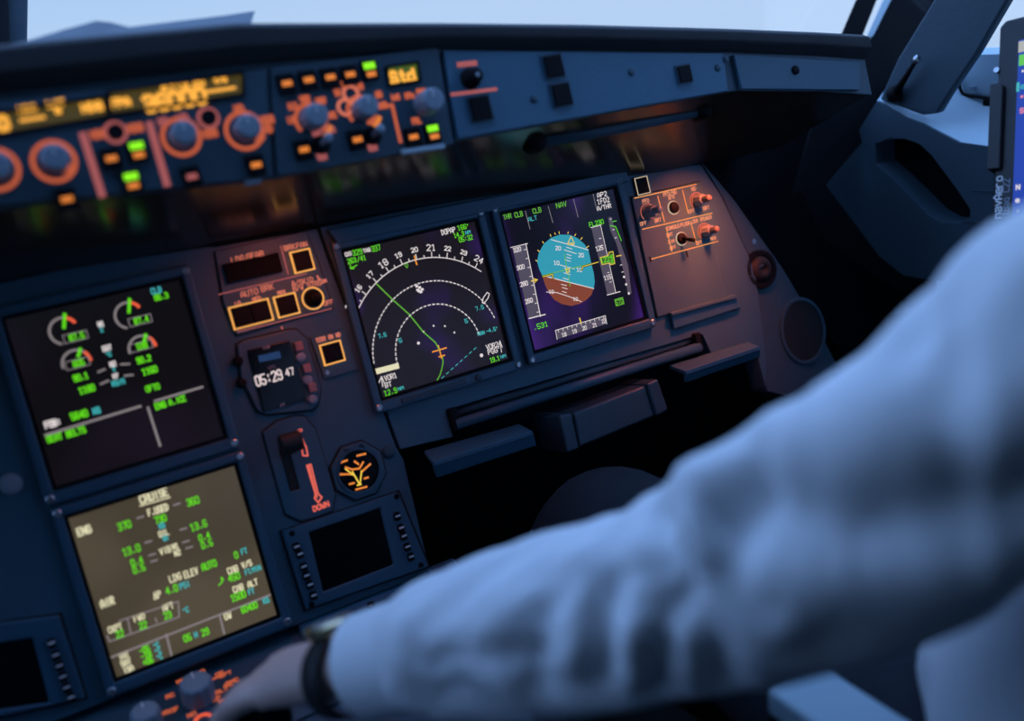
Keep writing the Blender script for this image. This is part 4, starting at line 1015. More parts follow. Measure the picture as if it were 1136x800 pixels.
b = MB(); b.add([tuple(sp(1067, 84, .876)), tuple(sp(1180, 86, .876)), tuple(sp(1180, 115, .876)), tuple(sp(1069, 103, .876))] + [tuple(sp(1067, 84, .879)), tuple(sp(1180, 86, .879)), tuple(sp(1180, 115, .879)), tuple(sp(1069, 103, .879))], [(0, 1, 2, 3), (7, 6, 5, 4), (0, 4, 5, 1), (1, 5, 6, 2), (2, 6, 7, 3), (3, 7, 4, 0)]); b.build('panel_face', M['lightliner'], t)
# black lever on the pillar
o3 = atx(992, 108, .79); t = thing('pillar_lever', 'thin black lever with a round pivot on the window pillar', 'lever', Matrix.Translation(o3))
b = MB(); b.tube([sp(992, 106, .79), sp(1003, 88, .785), sp(1014, 70, .78)], [.006, .0042, .003], n=12); b.build('lever_arm', M['black'], t, smooth=True)
b = MB(); p = sp(992, 104, .792); b.lathe((p.x, p.y, p.z), [(.0004, -.012), (.008, -.009), (.0115, 0), (.008, .009), (.0004, .012)], n=18); b.build('pivot', M['black'], t, smooth=True)
b = MB(); p = sp(1017, 66, .78); b.lathe((p.x, p.y, p.z), [(.0004, -.006), (.0045, -.003), (.0045, .003), (.0004, .006)], n=14); b.build('tip', M['metal'], t, smooth=True)
# window glass
gm = bpy.data.materials.new('window_glass'); gm.use_nodes = True; nt = gm.node_tree; nt.nodes.clear()
out = nt.nodes.new('ShaderNodeOutputMaterial'); mx = nt.nodes.new('ShaderNodeMixShader'); mx.inputs[0].default_value = .04
tr = nt.nodes.new('ShaderNodeBsdfTransparent'); tr.inputs[0].default_value = (.95, .98, 1, 1); gl_ = nt.nodes.new('ShaderNodeBsdfGlossy'); gl_.inputs['Roughness'].default_value = .02
nt.links.new(tr.outputs[0], mx.inputs[1]); nt.links.new(gl_.outputs[0], mx.inputs[2]); nt.links.new(mx.outputs[0], out.inputs[0])
b = MB(); b.add([(-1.3, .385, 1.05), (.98, .385, 1.05), (.98, -.38, 1.83), (-1.3, -.38, 1.83), (-1.3, .393, 1.05), (.98, .393, 1.05), (.98, -.372, 1.83), (-1.3, -.372, 1.83)], [(0, 1, 2, 3), (7, 6, 5, 4), (0, 4, 5, 1), (1, 5, 6, 2), (2, 6, 7, 3), (3, 7, 4, 0)])
struct(b.build('window_1', gm))
b = MB(); b.add([(.935, .34, 1.05), (.935, -1.1, 1.091), (.935, -1.1, 1.80), (.935, -.38, 1.80), (.943, .34, 1.05), (.943, -1.1, 1.091), (.943, -1.1, 1.80), (.943, -.38, 1.80)], [(0, 1, 2, 3), (7, 6, 5, 4), (0, 4, 5, 1), (1, 5, 6, 2), (2, 6, 7, 3), (3, 7, 4, 0)])
struct(b.build('window_2', gm))
wbox('wall_right_upper', (.90, .98), (-1.95, -1.1), (1.091, 1.80), M['liner'])
wbox('wall_left_upper', (-1.36, -1.30), (-1.95, -.55), (1.091, 1.80), M['liner'])

# ================================================================== TABLET ON THE WINDOW MOUNT
o0 = atd(1109, 24, 1.10); o1 = atd(1100, 246, 1.08)
yv = (o0 - o1).normalized(); xv = (atd(1260, 26, 1.00) - o0); xv = (xv - yv * xv.dot(yv)).normalized(); zv = xv.cross(yv)
TM = Matrix(((xv.x, yv.x, zv.x, o1.x), (xv.y, yv.y, zv.y, o1.y), (xv.z, yv.z, zv.z, o1.z), (0, 0, 0, 1)))
def tp(x, y, zz=0.0):
    p = atplane(x, y, o1 + zv * zz, zv) - o1; return (p.dot(xv), p.dot(yv))
t = thing('tablet_computer', 'black tablet with a bright blue screen mounted by the side window', 'tablet', TM)
th_ = (o0 - o1).length
b = MB(); b.prism([(0, .004), (.004, 0), (.19, 0), (.19, th_), (.006, th_), (0, th_ - .006)], -.018, 0, m=0); b.build('case', M['tablet'], t, bevel=.003)
sx = tp(1127.5, 130)[0]
b = MB(); b.prism([(sx, tp(1118, 243)[1]), (.165, tp(1118, 243)[1]), (.165, tp(1127, 46)[1]), (sx, tp(1127, 46)[1])], 0, .0012); scrn = b.build('screen', E_['blue'], t)
y_ = lambda py: tp(1130, py)[1]
def item(fn): b = MB(); fn(b); b.build('page_item', [E_['tgrey'], E_['tgreen'], E_['white'], E_['cyan'], E_['tpink']], scrn)
item(lambda b: b.prism([(sx, y_(59)), (.165, y_(59)), (.165, y_(47)), (sx, y_(47))], .0012, .0016, m=0))
item(lambda b: b.prism([(sx + .001, y_(74)), (.165, y_(74)), (.165, y_(62)), (sx + .001, y_(62))], .0012, .0016, m=1))
item(lambda b: b.box((sx + .001, y_(97), .0014), (.003, .010, .0005), 3))
for tx, py, h, mm, w_, al in (('*', 82, .006, 2, .0014, 0), ('o', 97, .005, 3, .0014, 0), ('*', 110, .006, 4, .0018, 0), ('S', 124, .005, 4, .0013, 0), ('N 46', 208, .005, 2, .0012, .006), ('e 25', 222, .005, 2, .0012, .006), ('*', 235, .005, 2, .0014, 0)):
    item(lambda b: b.text(tx, sx + .006 + al, y_(py), h, .0016, mm, w=w_))
b = MB(); p = tp(1107, 219); b.text('navAero', p[0], p[1], .0080, .0006, 0, w=.0016, rot=PI / 2, tight=.9)
p = tp(1116, 219); b.text('tBag C22', p[0], p[1], .0068, .0006, 1, w=.0010, rot=PI / 2, tight=.8); b.build('printed_name', [M['whiteprint'], M['greyprint']], t)
b = MB(); p, q_ = tp(1103, 95), tp(1101, 190); b.prism([(p[0] - .002, q_[1]), (p[0] + .012, q_[1]), (p[0] + .012, p[1] - .004), (p[0] + .008, p[1]), (p[0] - .002, p[1])], -.022, .006); b.build('mount_clamp', M['tablet'], t, bevel=.002)
b = MB(); p = tp(1106, 78); b.lathe((p[0], p[1], -.004), [(.003, 0), (.003, .006), (.0004, .006)], n=12); b.build('clamp_screw', M['metal'], t)
b = MB(); b.tube([(.10, .10, -.018), (.12, .09, -.07), (.17, .05, -.12)], .012, n=14); b.build('mount_arm', M['tablet'], t, smooth=True)
# small lit keys on the side console
pA = atplane(1046, 344, (.77, -.25, .705), (0, 0, 1))
t = thing('side_console_keypad', 'dark keypad with a few lit keys on the side console under the window', 'keypad', Matrix.Translation((pA.x, pA.y, .70)))
b = MB(); b.box((0, 0, .004), (.10, .12, .008)); b.build('faceplate', M['panel2'], t, bevel=.002)
for i, (x, y) in enumerate(((1036, 349), (1042, 341), (1048, 346), (1054, 335), (1046, 338), (1039, 343))):
    p = atplane(x, y, (0, 0, .712), (0, 0, 1)); b = MB(); b.box((p.x - pA.x, p.y - pA.y, .010), (.008, .006, .005)); k = b.build('key', M['knob'], t, bevel=.001)
    b = MB(); b.box((p.x - pA.x, p.y - pA.y, .0128), (.004, .0024, .0004)); b.build('key_legend', E_['pale' if i % 2 else 'legdim'], k)

# ================================================================== PEDESTAL
PO = Vector((-.25, -.10, .632)); sl = math.radians(9)
pn = Vector((0, -math.sin(sl), math.cos(sl))); pyv = Vector((0, math.cos(sl), math.sin(sl)))
PDM = Matrix(((1, 0, 0, PO.x), (0, pyv.y, pn.y, PO.y), (0, pyv.z, pn.z, PO.z), (0, 0, 0, 1)))
def pd(x, y, h=0.0):
    p = atplane(x, y, PO + pn * h, pn) - PO; return (p.x, p.dot(pyv))
b = MB(); b.prism([(-.26, -.62), (.245, -.62), (.245, .03), (-.26, .03)], -.545, 0); o = b.build('center_pedestal', M['panel2'], None, PDM, bevel=.006); tag(o, 'dark blue centre pedestal below the cruise page display', 'pedestal')
# ledge strip with studs along the panel foot
c0, c1 = pd(352, 697), pd(470, 652)
t = thing('pedestal_side_strip', 'dark strip with small studs at the foot of the centre panel', 'trim strip', PDM @ Matrix.Translation((c0[0], c0[1], 0)))
b = MB(); b.box((.075, -.012, .006), (.19, .05, .012)); b.build('strip', M['bezel'], t, bevel=.003)
for i in range(6):
    b = MB(); b.lathe((-.01 + i * .034, -.012, .012), [(.005, 0), (.0045, .002), (.0004, .002)], n=14); b.build('stud', M['metal' if i == 5 else 'black'], t)
k0 = pd(222, 772)
t = thing('switching_panel', 'pedestal panel with a grey knob in a ring of orange lettering beside the hand', 'control panel', PDM @ Matrix.Translation((k0[0], k0[1], 0)))
b = MB(); b.box((0, -.02, .002), (.26, .13, .004)); b.build('faceplate', M['panel2'], t, bevel=.001)
def pl(x, y, h=.0045): p = pd(x, y, h); return (p[0] - k0[0], p[1] - k0[1])
b = MB(); b.line([pl(212, 765), pl(246, 749)], .0028, .0045, 0)
for i in range(8):
    a_ = math.radians(-150 + i * 42); b.text('NORM'[i % 4] + 'OFCA'[i % 4], .028 * math.sin(a_), .028 * math.cos(a_), .0046, .0045, 0, w=.0014)
for x, y, s in ((246, 766, 'ALT'), (258, 756, 'DMC'), (240, 775, 'CP'), (250, 748, 'CPT'), (160, 797, 'ATT'), (180, 792, 'HDG')): b.text(s, *pl(x, y), .0046, .0045, 0, w=.0014)
b.build('lettering', E_['fcu'], t)
b = MB(); b.arc(pl(226, 800), .008, math.radians(-60), math.radians(60), .004, .0047, 0, 10); b.build('lit_mark', E_['red'], t)
gknob(t, pl(221, 775), .004, .016, .024); gknob(t, pl(165, 806), .004, .014, .022)
# thrust lever held by the hand
# ================================================================== FIRST OFFICER
def lerp(a, b_, t): return a + (b_ - a) * t
WR = atd(368, 746, .785); EL = atd(800, 645, .615); SH = atd(1330, 330, .50)
HIP = Vector((.32, -.76, .56)); CH = Vector((.35, -.84, 1.0))
KN = atd(668, 556, 1.10); KNR = Vector((.42, -.28, KN.z))
PO_ = Vector((.36, -.86, .10))
t_person = bpy.data.objects.new('person', None); COL.objects.link(t_person); t_person.location = PO_
tag(t_person, 'person in white shirt at right, left arm stretched across to the pedestal', 'person')
def skin_mesh(name, nodes, edges, m, levels=2, root=0, smooth_r=None):
    """nodes: [(point, rx, ry)] grown into one continuous skin"""
    me = bpy.data.meshes.new(name); me.from_pydata([tuple(Vector(q_[0]) - PO_) for q_ in nodes], edges, [])
    o = bpy.data.objects.new(name, me); COL.objects.link(o)
    md = o.modifiers.new('skin', 'SKIN'); md.use_smooth_shade = True; md.branch_smoothing = .6
    for i, q_ in enumerate(nodes):
        sv = me.skin_vertices[0].data[i]; sv.radius = (q_[1], q_[2]); sv.use_root = (i == root)
    o.modifiers.new('sub', 'SUBSURF').levels = levels; o.modifiers['sub'].render_levels = levels
    dg = bpy.context.evaluated_depsgraph_get(); dg.update()
    m2 = bpy.data.meshes.new_from_object(o.evaluated_get(dg)); m2.name = name
    old = o.data; o.modifiers.clear(); o.data = m2; bpy.data.meshes.remove(old)
    m2.materials.clear(); m2.materials.append(m)
    for p in m2.polygons: p.use_smooth = True
    o.parent = t_person
    return o
N = []; Ed = []
def nd_(p, rx, ry=None, par=None):
    N.append((Vector(p), rx, rx if ry is None else ry)); i = len(N) - 1
    if par is not None: Ed.append((par, i))
    return i
SHR = Vector((.56, -.92, SH.z)); 
pel = nd_(HIP, .14, .10); wai = nd_(HIP + Vector((0, .02, .20)), .12, .09, pel); che = nd_(Vector((.365, -.88, .97)), .13, .09, wai)
nb = nd_(Vector((.375, -.91, SH.z + .04)), .07, .065, che); nk = nd_(Vector((.38, -.90, SH.z + .12)), .055, .055, nb)
h1 = nd_(Vector((.38, -.88, SH.z + .21)), .078, .085, nk); h2 = nd_(Vector((.38, -.885, SH.z + .29)), .072, .08, h1)
def limb(S, E, W, side):
    s = nd_(S, .055, None, che); e0 = nd_(lerp(S, E, .5), .046, None, s); e = nd_(E, .038, None, e0); f1 = nd_(lerp(E, W, .35), .040, None, e); f2 = nd_(lerp(E, W, .8), .031, None, f1)
    return nd_(W, .031, .025, f2)
wl = limb(SH, EL, WR, -1)
# left hand closed over the thrust lever knob: palm, four curled fingers, thumb
KC = atd(262, 770, .855)
fw = (KC - WR).normalized(); upv = Vector((0, 0, 1)); upv = (upv - fw * upv.dot(fw)).normalized(); sdv = fw.cross(upv)   # sdv: to the right of the hand's direction
PLM = WR + fw * .055
pm = nd_(WR + fw * .05 + upv * .004, .040, .020, wl)
for i, (off, ln, r) in enumerate(((-.030, .92, .0085), (-.010, 1.02, .0092), (.011, .98, .0090), (.031, .80, .0078))):
    k = WR + fw * (.092 - abs(i - 1) * .004) + sdv * off * .95 + upv * .006
    a1 = nd_(k, .0115, .0115, pm)
    a2 = nd_(k + fw * .036 * ln - upv * .012, r * 1.05, None, a1); a3 = nd_(k + fw * .046 * ln - upv * .036 * ln, r, None, a2); nd_(k + fw * .036 * ln - upv * .054 * ln, r * .85, None, a3)
th0 = nd_(WR + fw * .040 + sdv * .034 - upv * .010, .015, .015, pm); th1 = nd_(WR + fw * .072 + sdv * .050 - upv * .026, .0112, None, th0); nd_(WR + fw * .100 + sdv * .040 - upv * .038, .0092, None, th1)
ELR = Vector((.70, -.72, .86)); WRR = Vector((.66, -.46, .80)); wr = limb(SHR, ELR, WRR, 1)
fr = Vector((-.1, .97, -.2)).normalized(); sr = Vector((1, .1, 0)).normalized()
pr_ = nd_(WRR + fr * .05, .040, .020, wr)
for i, (off, ln, r) in enumerate(((-.030, .92, .0085), (-.010, 1.02, .0092), (.011, .98, .0090), (.031, .80, .0078))):
    k = WRR + fr * .09 + sr * off; a1 = nd_(k, .0115, None, pr_); a2 = nd_(k + fr * .034 * ln - Vector((0, 0, .014)), r, None, a1); a3 = nd_(k + fr * .044 * ln - Vector((0, 0, .038)), r, None, a2); nd_(k + fr * .032 * ln - Vector((0, 0, .052)), r * .85, None, a3)
b0 = nd_(WRR + fr * .04 - sr * .036 - Vector((0, 0, .008)), .015, None, pr_); b1 = nd_(WRR + fr * .07 - sr * .052 - Vector((0, 0, .024)), .011, None, b0); nd_(WRR + fr * .098 - sr * .044 - Vector((0, 0, .034)), .009, None, b1)
for kn, sgn in ((KN, -1), (KNR, 1)):
    hp = nd_(HIP + Vector((sgn * .09, .03, -.02)), .082, None, pel); t1 = nd_(lerp(HIP + Vector((sgn * .09, .03, 0)), kn, .5), .070, None, hp); kk = nd_(kn, .054, None, t1)
    cf = nd_(kn + Vector((0, .12, -.18)), .052, None, kk); an = nd_(kn + Vector((0, .22, -.44)), .036, None, cf); nd_(kn + Vector((0, .33, -.47)), .032, .026, an)
body = skin_mesh('body', N, Ed, M['skin'])
# head details: nose, ears, eyes and mouth sit on the head of the same body mesh
def face_part(name, pts, m):
    b = MB()
    for c_, r in pts:
        c_ = Vector(c_) - PO_; b.lathe((c_.x, c_.y, c_.z), [(.0005, -r[1]), (r[0] * .75, -r[1] * .65), (r[0], 0), (r[0] * .75, r[1] * .65), (.0005, r[1])], n=14)
    o = b.build(name, m, t_person, smooth=True); return o
hz = SH.z + .24
face_part('nose', [((.38, -.790, hz - .015), (.013, .024))], M['skin'])
face_part('eye', [((.350, -.806, hz + .018), (.011, .008))], M['whiteprint']); face_part('eye', [((.410, -.806, hz + .018), (.011, .008))], M['whiteprint'])
face_part('ear', [((.300, -.88, hz), (.010, .030))], M['skin']); face_part('ear', [((.460, -.88, hz), (.010, .030))], M['skin'])
face_part('mouth', [((.38, -.800, hz - .058), (.022, .006))], M['skin'])
b = MB()
for i in range(9):
    pass
hv = []; hf = []; nu, nv = 28, 10
for j in range(nv + 1):
    for i in range(nu):
        th_ = j / nv * 1.75; a = 2 * PI * i / nu; lim = 1.0 if math.sin(a) < .2 else .62
        t2 = th_ * lim; hv.append((.38 + .088 * math.sin(t2) * math.cos(a) - PO_.x, -.885 + .100 * math.sin(t2) * math.sin(a) - PO_.y, SH.z + .262 + .098 * math.cos(t2) - PO_.z))
for j in range(nv):
    for i in range(nu): hf.append((j * nu + i, j * nu + (i + 1) % nu, (j + 1) * nu + (i + 1) % nu, (j + 1) * nu + i))
b.add(hv, hf); o = b.build('hair', M['hair'], t_person, smooth=True); md = o.modifiers.new('thick', 'SOLIDIFY'); md.thickness = .008

# shirt: torso and two sleeves fused into one cloth surface
CUFF = atd(412, 738, .768)
def loft(path, n=40, ring=36):
    """path: [(point, radius)] smoothed tube"""
    pts = [Vector(p[0]) for p in path]; rr = [p[1] for p in path]; out = []; m_ = len(pts)
    def cr(P, t):
        i = min(int(t), m_ - 2); f_ = t - i; p0 = P[max(i - 1, 0)]; p1 = P[i]; p2 = P[i + 1]; p3 = P[min(i + 2, m_ - 1)]
        return (p1 * 2 + (p2 - p0) * f_ + (p0 * 2 - p1 * 5 + p2 * 4 - p3) * f_ ** 2 + (p1 * 3 - p0 - p2 * 3 + p3) * f_ ** 3) * .5
    P_ = []; R_ = []
    for k in range(n + 1):
        t = k / n * (m_ - 1); P_.append(cr(pts, t)); R_.append(cr(rr, t))
    return P_, R_
SLEEVE_L = [(SH + Vector((.10, -.06, -.03)), .085), (atd(1250, 370, .52), .080), (atd(1136, 440, .54), .073), (atd(985, 560, .575), .071), (atd(860, 614, .61), .0675), (atd(735, 666, .645), .060), (atd(615, 692, .68), .055), (atd(510, 714, .725), .047), (CUFF, .0385)]
P1, R1 = loft(SLEEVE_L, 90); 
b = MB(); b.tube(P1, R1, n=48)
SLEEVE_R = [(SHR + Vector((-.10, 0, -.03)), .085), (SHR, .080), (lerp(SHR, ELR, .5), .068), (ELR, .062), (lerp(ELR, WRR, .5), .052), (lerp(ELR, WRR, .92), .040)]
P2, R2 = loft(SLEEVE_R, 40); b.tube(P2, R2, n=32)
tv = []; tf = []; rg = 48
secs = [(.50, .180, .135, .365, -.715), (.60, .190, .14, .366, -.69), (.70, .190, .148, .366, -.678), (.82, .188, .145, .368, -.70), (.95, .195, .130, .345, -.81), (SH.z - .04, .195, .110, .372, -.91), (SH.z + .02, .150, .090, .375, -.91), (SH.z + .065, .072, .070, .378, -.91)]
for z_, a_, c_, x_, y_0 in secs:
    for i in range(rg):
        an_ = 2 * PI * i / rg; tv.append((x_ + a_ * math.cos(an_), y_0 + c_ * math.sin(an_), z_))
for j in range(len(secs) - 1):
    for i in range(rg): tf.append((j * rg + i, j * rg + (i + 1) % rg, (j + 1) * rg + (i + 1) % rg, (j + 1) * rg + i))
tf.append(tuple(range(rg))[::-1]); tf.append(tuple(range((len(secs) - 1) * rg, len(secs) * rg)))
b.add(tv, tf)
b.v = [tuple(Vector(v) - PO_) for v in b.v]
shirt = b.build('shirt', M['shirt'], t_person)
md = shirt.modifiers.new('rm', 'REMESH'); md.mode = 'VOXEL'; md.voxel_size = .0055
md = shirt.modifiers.new('sm', 'SMOOTH'); md.factor = .5; md.iterations = 8
dg = bpy.context.evaluated_depsgraph_get(); dg.update()
m2 = bpy.data.meshes.new_from_object(shirt.evaluated_get(dg)); shirt.modifiers.clear(); shirt.data = m2; m2.name = 'shirt'
m2.materials.clear(); m2.materials.append(M['shirt'])
# soft cloth folds
co = np.empty(len(m2.vertices) * 3); m2.vertices.foreach_get('co', co); co = co.reshape(-1, 3) + np.array(PO_)
no = np.empty(len(m2.vertices) * 3); m2.vertex_normals.foreach_get('vector', no); no = no.reshape(-1, 3)
AX = np.array([tuple(p) for p in P1]); seg = np.linalg.norm(np.diff(AX, axis=0), axis=1); cum = np.concatenate([[0], np.cumsum(seg)])
disp = np.zeros(len(co))
def ridge(v, s): return math.exp(-(v / s) ** 2)
ELs = None
for i in range(len(co)):
    p = co[i]; d2 = ((AX - p) ** 2).sum(1); k = int(d2.argmin()); s = cum[k]
    if d2[k] < .105 ** 2 and k > 12:
        k0_ = min(max(k, 1), len(AX) - 2); t = AX[k0_ + 1] - AX[k0_ - 1]; t /= np.linalg.norm(t)
        u1 = np.cross(t, [0, 0, 1]); u1 /= np.linalg.norm(u1); u2 = np.cross(u1, t); r = p - AX[k]
        ph_ = math.atan2(r @ u1, r @ u2); s += (r @ t)
        q_ = Vector((s * 9 + math.sin(ph_) * .9, math.cos(ph_) * .8 + s * 2.0, 3.0)); nv_ = noise.noise(q_)
        q2 = Vector((s * 22 + math.sin(ph_ + .6) * 1.6, math.cos(ph_) * 1.1, 9.0)); n2 = noise.noise(q2)
        rg1 = 1 - abs(nv_) * 2.4; rg2 = 1 - abs(n2) * 2.2
        fade = min(1, (cum[-1] - s) / .06) if s < cum[-1] else 0
        amp = .22 + .25 * ridge(s - cum[-1] * .52, .13) + .25 * ridge(s - cum[-1] * .85, .1); disp[i] = (.019 * max(rg1, -.5) + .008 * max(rg2, -.5)) * max(fade, .12) * amp - .004
    else:
        q_ = Vector((p[0] * 9, p[1] * 9 + p[2] * 2, p[2] * 3.4)); disp[i] = .016 * (1 - abs(noise.noise(q_)) * 2.4)
STROKES = [  # folds of the sleeve: (path over the cloth, width, height)
 ([(732, 570), (739, 612), (757, 644)], .011, -.013), ([(800, 573), (814, 630), (842, 672)], .012, -.014), ([(815, 566), (920, 580), (1004, 580), (1136, 556)], .018, -.014),
 ([(616, 637), (598, 700), (591, 757)], .013, -.010), ([(679, 644), (665, 700), (665, 757)], .010, -.010), ([(708, 637), (729, 686), (729, 771)], .010, -.011),
 ([(464, 729), (517, 725), (580, 732)], .008, -.009), ([(750, 665), (785, 715), (807, 764)], .012, -.012), ([(1005, 390), (1030, 440)], .022, -.009),
 ([(771, 540), (785, 602), (821, 644), (849, 679)], .016, .013), ([(715, 595), (708, 644)], .013, .009), ([(644, 616), (630, 672), (628, 730)], .016, .008), ([(856, 492), (925, 474), (975, 446)], .030, .012),
 ([(760, 525), (800, 512), (828, 512)], .024, .007), ([(843, 500), (846, 540)], .014, -.011), ([(698, 690), (697, 760)], .011, .008), ([(540, 670), (530, 710)], .022, .006), ([(440, 700), (450, 760)], .02, .005), ([(1000, 500), (1136, 440)], .030, .008), ([(900, 660), (1000, 640), (1136, 600)], .022, .007)]
rel = (co - CW) @ PM @ R.T; pxs = IW / 2 + F * rel[:, 0] / -rel[:, 2]; pys = IH / 2 - F * rel[:, 1] / -rel[:, 2]
for path, wd, hgt in STROKES:
    P3 = []
    for (ax, ay), (bx, by) in zip(path[:-1], path[1:]):
        for k in range(9):
            x, y = ax + (bx - ax) * k / 8, ay + (by - ay) * k / 8
            m_ = np.nonzero((pxs - x) ** 2 + (pys - y) ** 2 < 100)[0]
            if len(m_): P3.append(m_[np.argmin(-rel[m_, 2])])
    if not P3: continue
    P3 = np.array(P3); dm = np.full(len(co), 9.0); dn = np.zeros(len(co))
    for i in P3:
        d_ = np.linalg.norm(co - co[i], axis=1); c_ = d_ < dm; dm[c_] = d_[c_]; dn[c_] = no[c_] @ no[i]
    disp += hgt * np.exp(-(dm / wd) ** 2) * (dn > -.1)
co2 = co + no * disp[:, None] - np.array(PO_)
m2.vertices.foreach_set('co', co2.reshape(-1)); m2.update()
for p in m2.polygons: p.use_smooth = True
md = shirt.modifiers.new('sm', 'SMOOTH'); md.factor = .5; md.iterations = 4
# cuff band
b = MB(); dcf = (P1[-1] - P1[-7]).normalized(); c0 = P1[-1] - dcf * .05 - PO_; c1 = P1[-1] + dcf * .004 - PO_
b.tube([c0, c1], [.0435, .0405], n=40, caps=False); b.tube([c1, c1 - dcf * .012], [.0405, .0360], n=40, caps=False); o = b.build('shirt_cuff', M['shirt'], t_person, smooth=True); md = o.modifiers.new('th', 'SOLIDIFY'); md.thickness = .002; o.modifiers.new('sub', 'SUBSURF').render_levels = 2
# trousers over the legs
N2 = []; E2 = []
def n2_(p, r, par=None):
    N2.append((Vector(p), r, r)); i = len(N2) - 1
    if par is not None: E2.append((par, i))
    return i
pl0 = n2_(HIP + Vector((0, 0, -.01)), .150)
for kn, sgn in ((KN, -1), (KNR, 1)):
    a = n2_(HIP + Vector((sgn * .09, .04, -.02)), .095, pl0); a = n2_(lerp(HIP + Vector((sgn * .09, .03, 0)), kn, .5), .083, a); a = n2_(kn, .068, a); a = n2_(kn + Vector((0, .12, -.18)), .066, a); n2_(kn + Vector((0, .205, -.40)), .056, a)
skin_mesh('trousers', N2, E2, M['trouser'])
for kn in (KN, KNR):
    f0 = kn + Vector((0, .22, -.455)); b = MB(); b.tube([f0 - PO_ + Vector((0, -.05, -.01)), f0 - PO_ + Vector((0, .05, -.008)), f0 - PO_ + Vector((0, .14, -.02)), f0 - PO_ + Vector((0, .18, -.022))], [.036, .044, .040, .02], n=16); b.build('shoe', M['shoe'], t_person, smooth=True)

# wrist watch
wc = atd(384, 746, .782); wn = fw
TW = Matrix.Translation(wc); t = thing('wrist_watch', 'wrist watch on a black strap below the white shirt cuff', 'watch', TW)
u_ = (upv * .9 + sdv * .22); u_ = (u_ - fw * u_.dot(fw)).normalized(); v_ = fw.cross(u_)
def wloop(rx, ry, off, k=36): return [fw * off + u_ * (ry * math.cos(2 * PI * i / k)) + v_ * (rx * math.sin(2 * PI * i / k)) for i in range(k)]
b = MB(); k_ = 36; rings = [wloop(.0365, .0315, -.010), wloop(.0385, .0335, -.009), wloop(.0385, .0335, .009), wloop(.0365, .0315, .010)]
b.v = [tuple(p) for r_ in rings for p in r_]
for j in range(4):
    for i in range(k_): b.f.append((j * k_ + i, j * k_ + (i + 1) % k_, ((j + 1) % 4) * k_ + (i + 1) % k_, ((j + 1) % 4) * k_ + i)); b.m.append(0)
b.build('strap', M['rubber'], t, smooth=True)
WMx = Matrix(((v_.x, fw.x, u_.x, 0), (v_.y, fw.y, u_.y, 0), (v_.z, fw.z, u_.z, 0), (0, 0, 0, 1)))
def wpart(name, prof, m, z, n=28):
    b = MB(); b.lathe((0, 0, z), prof, n=n); b.v = [tuple(WMx @ Vector(v)) for v in b.v]; return b.build(name, m, t, smooth=False)
wpart('watch_case', [(.0185, 0), (.0205, .003), (.0205, .008), (.018, .0105), (.0165, .0105), (.0165, .0095)], M['gold'], .031)
wpart('watch_dial', [(.0164, .0), (.0164, .0012), (.0004, .0012)], M['greyprint'], .0395)
b = MB(); b.lathe((0, 0, 0), [(.003, 0), (.003, .004), (.0004, .004)], n=10); b.v = [tuple(WMx @ Vector((v[2] + .0200, v[0], v[1] + .036))) for v in b.v]; b.build('crown', M['gold'], t)

# thrust lever in the hand
lv = KC - upv * .030 + fw * .004
t = thing('thrust_lever', 'dark thrust lever held in the hand on the pedestal', 'lever', Matrix.Translation((lv.x, lv.y, lv.z - .10)))
b = MB(); b.box((0, 0, .045), (.012, .034, .10)); b.build('lever_arm', M['metal'], t, bevel=.002)
b = MB(); b.tube([(-.034, 0, .100), (.034, 0, .100)], [.013, .013], n=20); b.build('lever_grip', M['black'], t, bevel=.003)

# seat of the right-hand pilot with its pale armrest
t = thing('pilot_seat', 'dark pilot seat behind and under the person in the white shirt', 'seat', Matrix.Translation((.36, -.90, .10)))
b = MB(); b.prism([(-.23, -.24), (.23, -.24), (.23, .30), (-.23, .30)], .25, .325); b.build('seat_cushion', M['seat'], t, bevel=.03, seg=4)
b = MB(); b.prism([(-.22, -.34), (.22, -.34), (.22, -.21), (-.22, -.21)], .40, 1.16); b.build('backrest', M['seat'], t, bevel=.04, seg=4)
b = MB(); b.prism([(-.15, -.46), (.15, -.46), (.15, -.36), (-.15, -.36)], 1.18, 1.38); b.build('headrest', M['seat'], t, bevel=.03, seg=4)
b = MB(); b.prism([(-.18, -.16), (.18, -.16), (.18, .18), (-.18, .18)], 0, .25); b.build('seat_base', M['dark'], t, bevel=.01)
zA = .690
a0, a1, a2, a3 = [atplane(x, y, (0, 0, zA), (0, 0, 1)) for x, y in ((849, 764), (914, 737), (1012, 795), (935, 830))]
dirv = ((a2 - a1).normalized() + (a3 - a0).normalized()).normalized()
c_ = (a0 + a1) / 2; a1e = a1 + dirv * .26; a0e = a0 + dirv * .26
t2 = thing('armrest', 'pale blue flat armrest pad below the white sleeve', 'armrest', Matrix.Translation((c_.x, c_.y, zA - .035)))
b = MB(); o3 = Vector((c_.x, c_.y, zA)); b.prism([((p - o3).x, (p - o3).y) for p in (a0, a1, a1e, a0e)], .010, .035); b.build('pad', M['slab'], t2, bevel=.005, seg=3)
b = MB(); b.prism([((p - o3).x * .96, (p - o3).y * .96) for p in (a0, a1, a1e, a0e)], -.02, .010); b.build('support', M['dark'], t2, bevel=.003)
b = MB(); e_ = (a0e + a1e) / 2 - o3; b.tube([(e_.x, e_.y, .0), (e_.x + .04, e_.y - .06, -.04), (e_.x + .12, e_.y - .10, -.08)], .016, n=12); b.build('hinge_arm', M['dark'], t2, smooth=True)

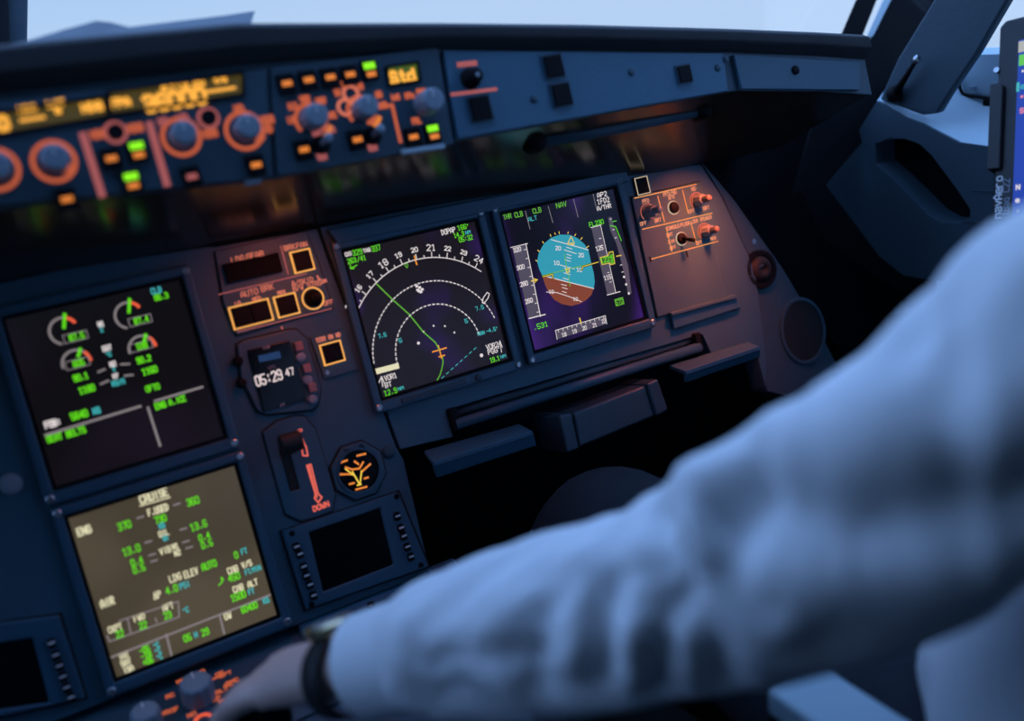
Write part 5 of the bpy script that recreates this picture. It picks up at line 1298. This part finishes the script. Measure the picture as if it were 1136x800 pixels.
# ================================================================== LIGHT
w = bpy.data.worlds.new('World'); sc.world = w; w.use_nodes = True; nt = w.node_tree
bg = nt.nodes['Background']; tc = nt.nodes.new('ShaderNodeTexCoord'); sep = nt.nodes.new('ShaderNodeSeparateXYZ'); rp = nt.nodes.new('ShaderNodeValToRGB')
nt.links.new(tc.outputs['Generated'], sep.inputs[0]); nt.links.new(sep.outputs['Z'], rp.inputs[0]); nt.links.new(rp.outputs[0], bg.inputs[0])
rp.color_ramp.elements[0].position = 0.0; rp.color_ramp.elements[0].color = (*lin((196, 220, 252)), 1)
rp.color_ramp.elements[1].position = .8; rp.color_ramp.elements[1].color = (.74, 1.30, 2.62, 1)
e = rp.color_ramp.elements.new(.10); e.color = (*lin((176, 211, 252)), 1)
e = rp.color_ramp.elements.new(.30); e.color = (.78, 1.34, 2.62, 1)
bg.inputs[1].default_value = 1.0
def area(name, loc, target, size, power, col, sy=None, spread=PI):
    l = bpy.data.lights.new(name, 'AREA'); l.energy = power; l.color = col; l.size = size
    if sy: l.shape = 'RECTANGLE'; l.size_y = sy
    o = bpy.data.objects.new(name, l); COL.objects.link(o); o.location = loc
    l.spread = spread; d = Vector(target) - Vector(loc); o.rotation_euler = d.to_track_quat('-Z', 'Y').to_euler(); return o
def pw(u, v, w_): return PANEL @ Vector((u, v, w_))
WARM = (1.0, .145, .045)
area('flood_lamp_right', pw(.475, .040, .105), pw(.448, -.10, 0), .03, .62, WARM, .09, math.radians(76))
area('flood_lamp_center', pw(-.06, .040, .09), pw(-.09, -.10, 0), .03, .13, WARM, .12, math.radians(130))
# lamp housings under the hood
for nm, uvw, lab in (('flood_lamp', (.50, .052, .104), 'small brown flood lamp under the right end of the glareshield'), ('flood_lamp', (-.06, .060, .094), 'small dark flood lamp under the glareshield above the landing gear panel')):
    t = thing(nm, lab, 'lamp', PT(*uvw))
    b = MB(); b.box((0, .004, .002), (.11, .006, .034)); b.build('lamp_housing', M['black'], t, bevel=.0015)
area('cabin_fill_light', (-.2, -1.5, 1.78), (-.1, -.1, .9), .5, .5, (.30, .55, 1.0))  # added blue fill without a fixture, lifts the panel's ambient light

# ================================================================== CAMERA
cam = bpy.data.cameras.new('camera'); co_ = bpy.data.objects.new('camera', cam); COL.objects.link(co_); sc.camera = co_
RW = PM @ R.T
co_.matrix_world = Matrix(((RW[0][0], RW[0][1], RW[0][2], CW[0]), (RW[1][0], RW[1][1], RW[1][2], CW[1]), (RW[2][0], RW[2][1], RW[2][2], CW[2]), (0, 0, 0, 1)))
cam.sensor_width = 36; cam.sensor_fit = 'HORIZONTAL'; cam.lens = 36 * F / IW; cam.clip_start = .02; cam.clip_end = 50
cam.dof.use_dof = True; cam.dof.focus_distance = 1.20; cam.dof.aperture_fstop = 1.9

sc.view_settings.view_transform = 'Standard'; sc.view_settings.look = 'None'; sc.view_settings.gamma = 1; sc.view_settings.exposure = 0
sc.view_settings.use_curve_mapping = False
sc.cycles.use_denoising = True; sc.cycles.max_bounces = 8; sc.cycles.diffuse_bounces = 4; sc.cycles.sample_clamp_indirect = 4
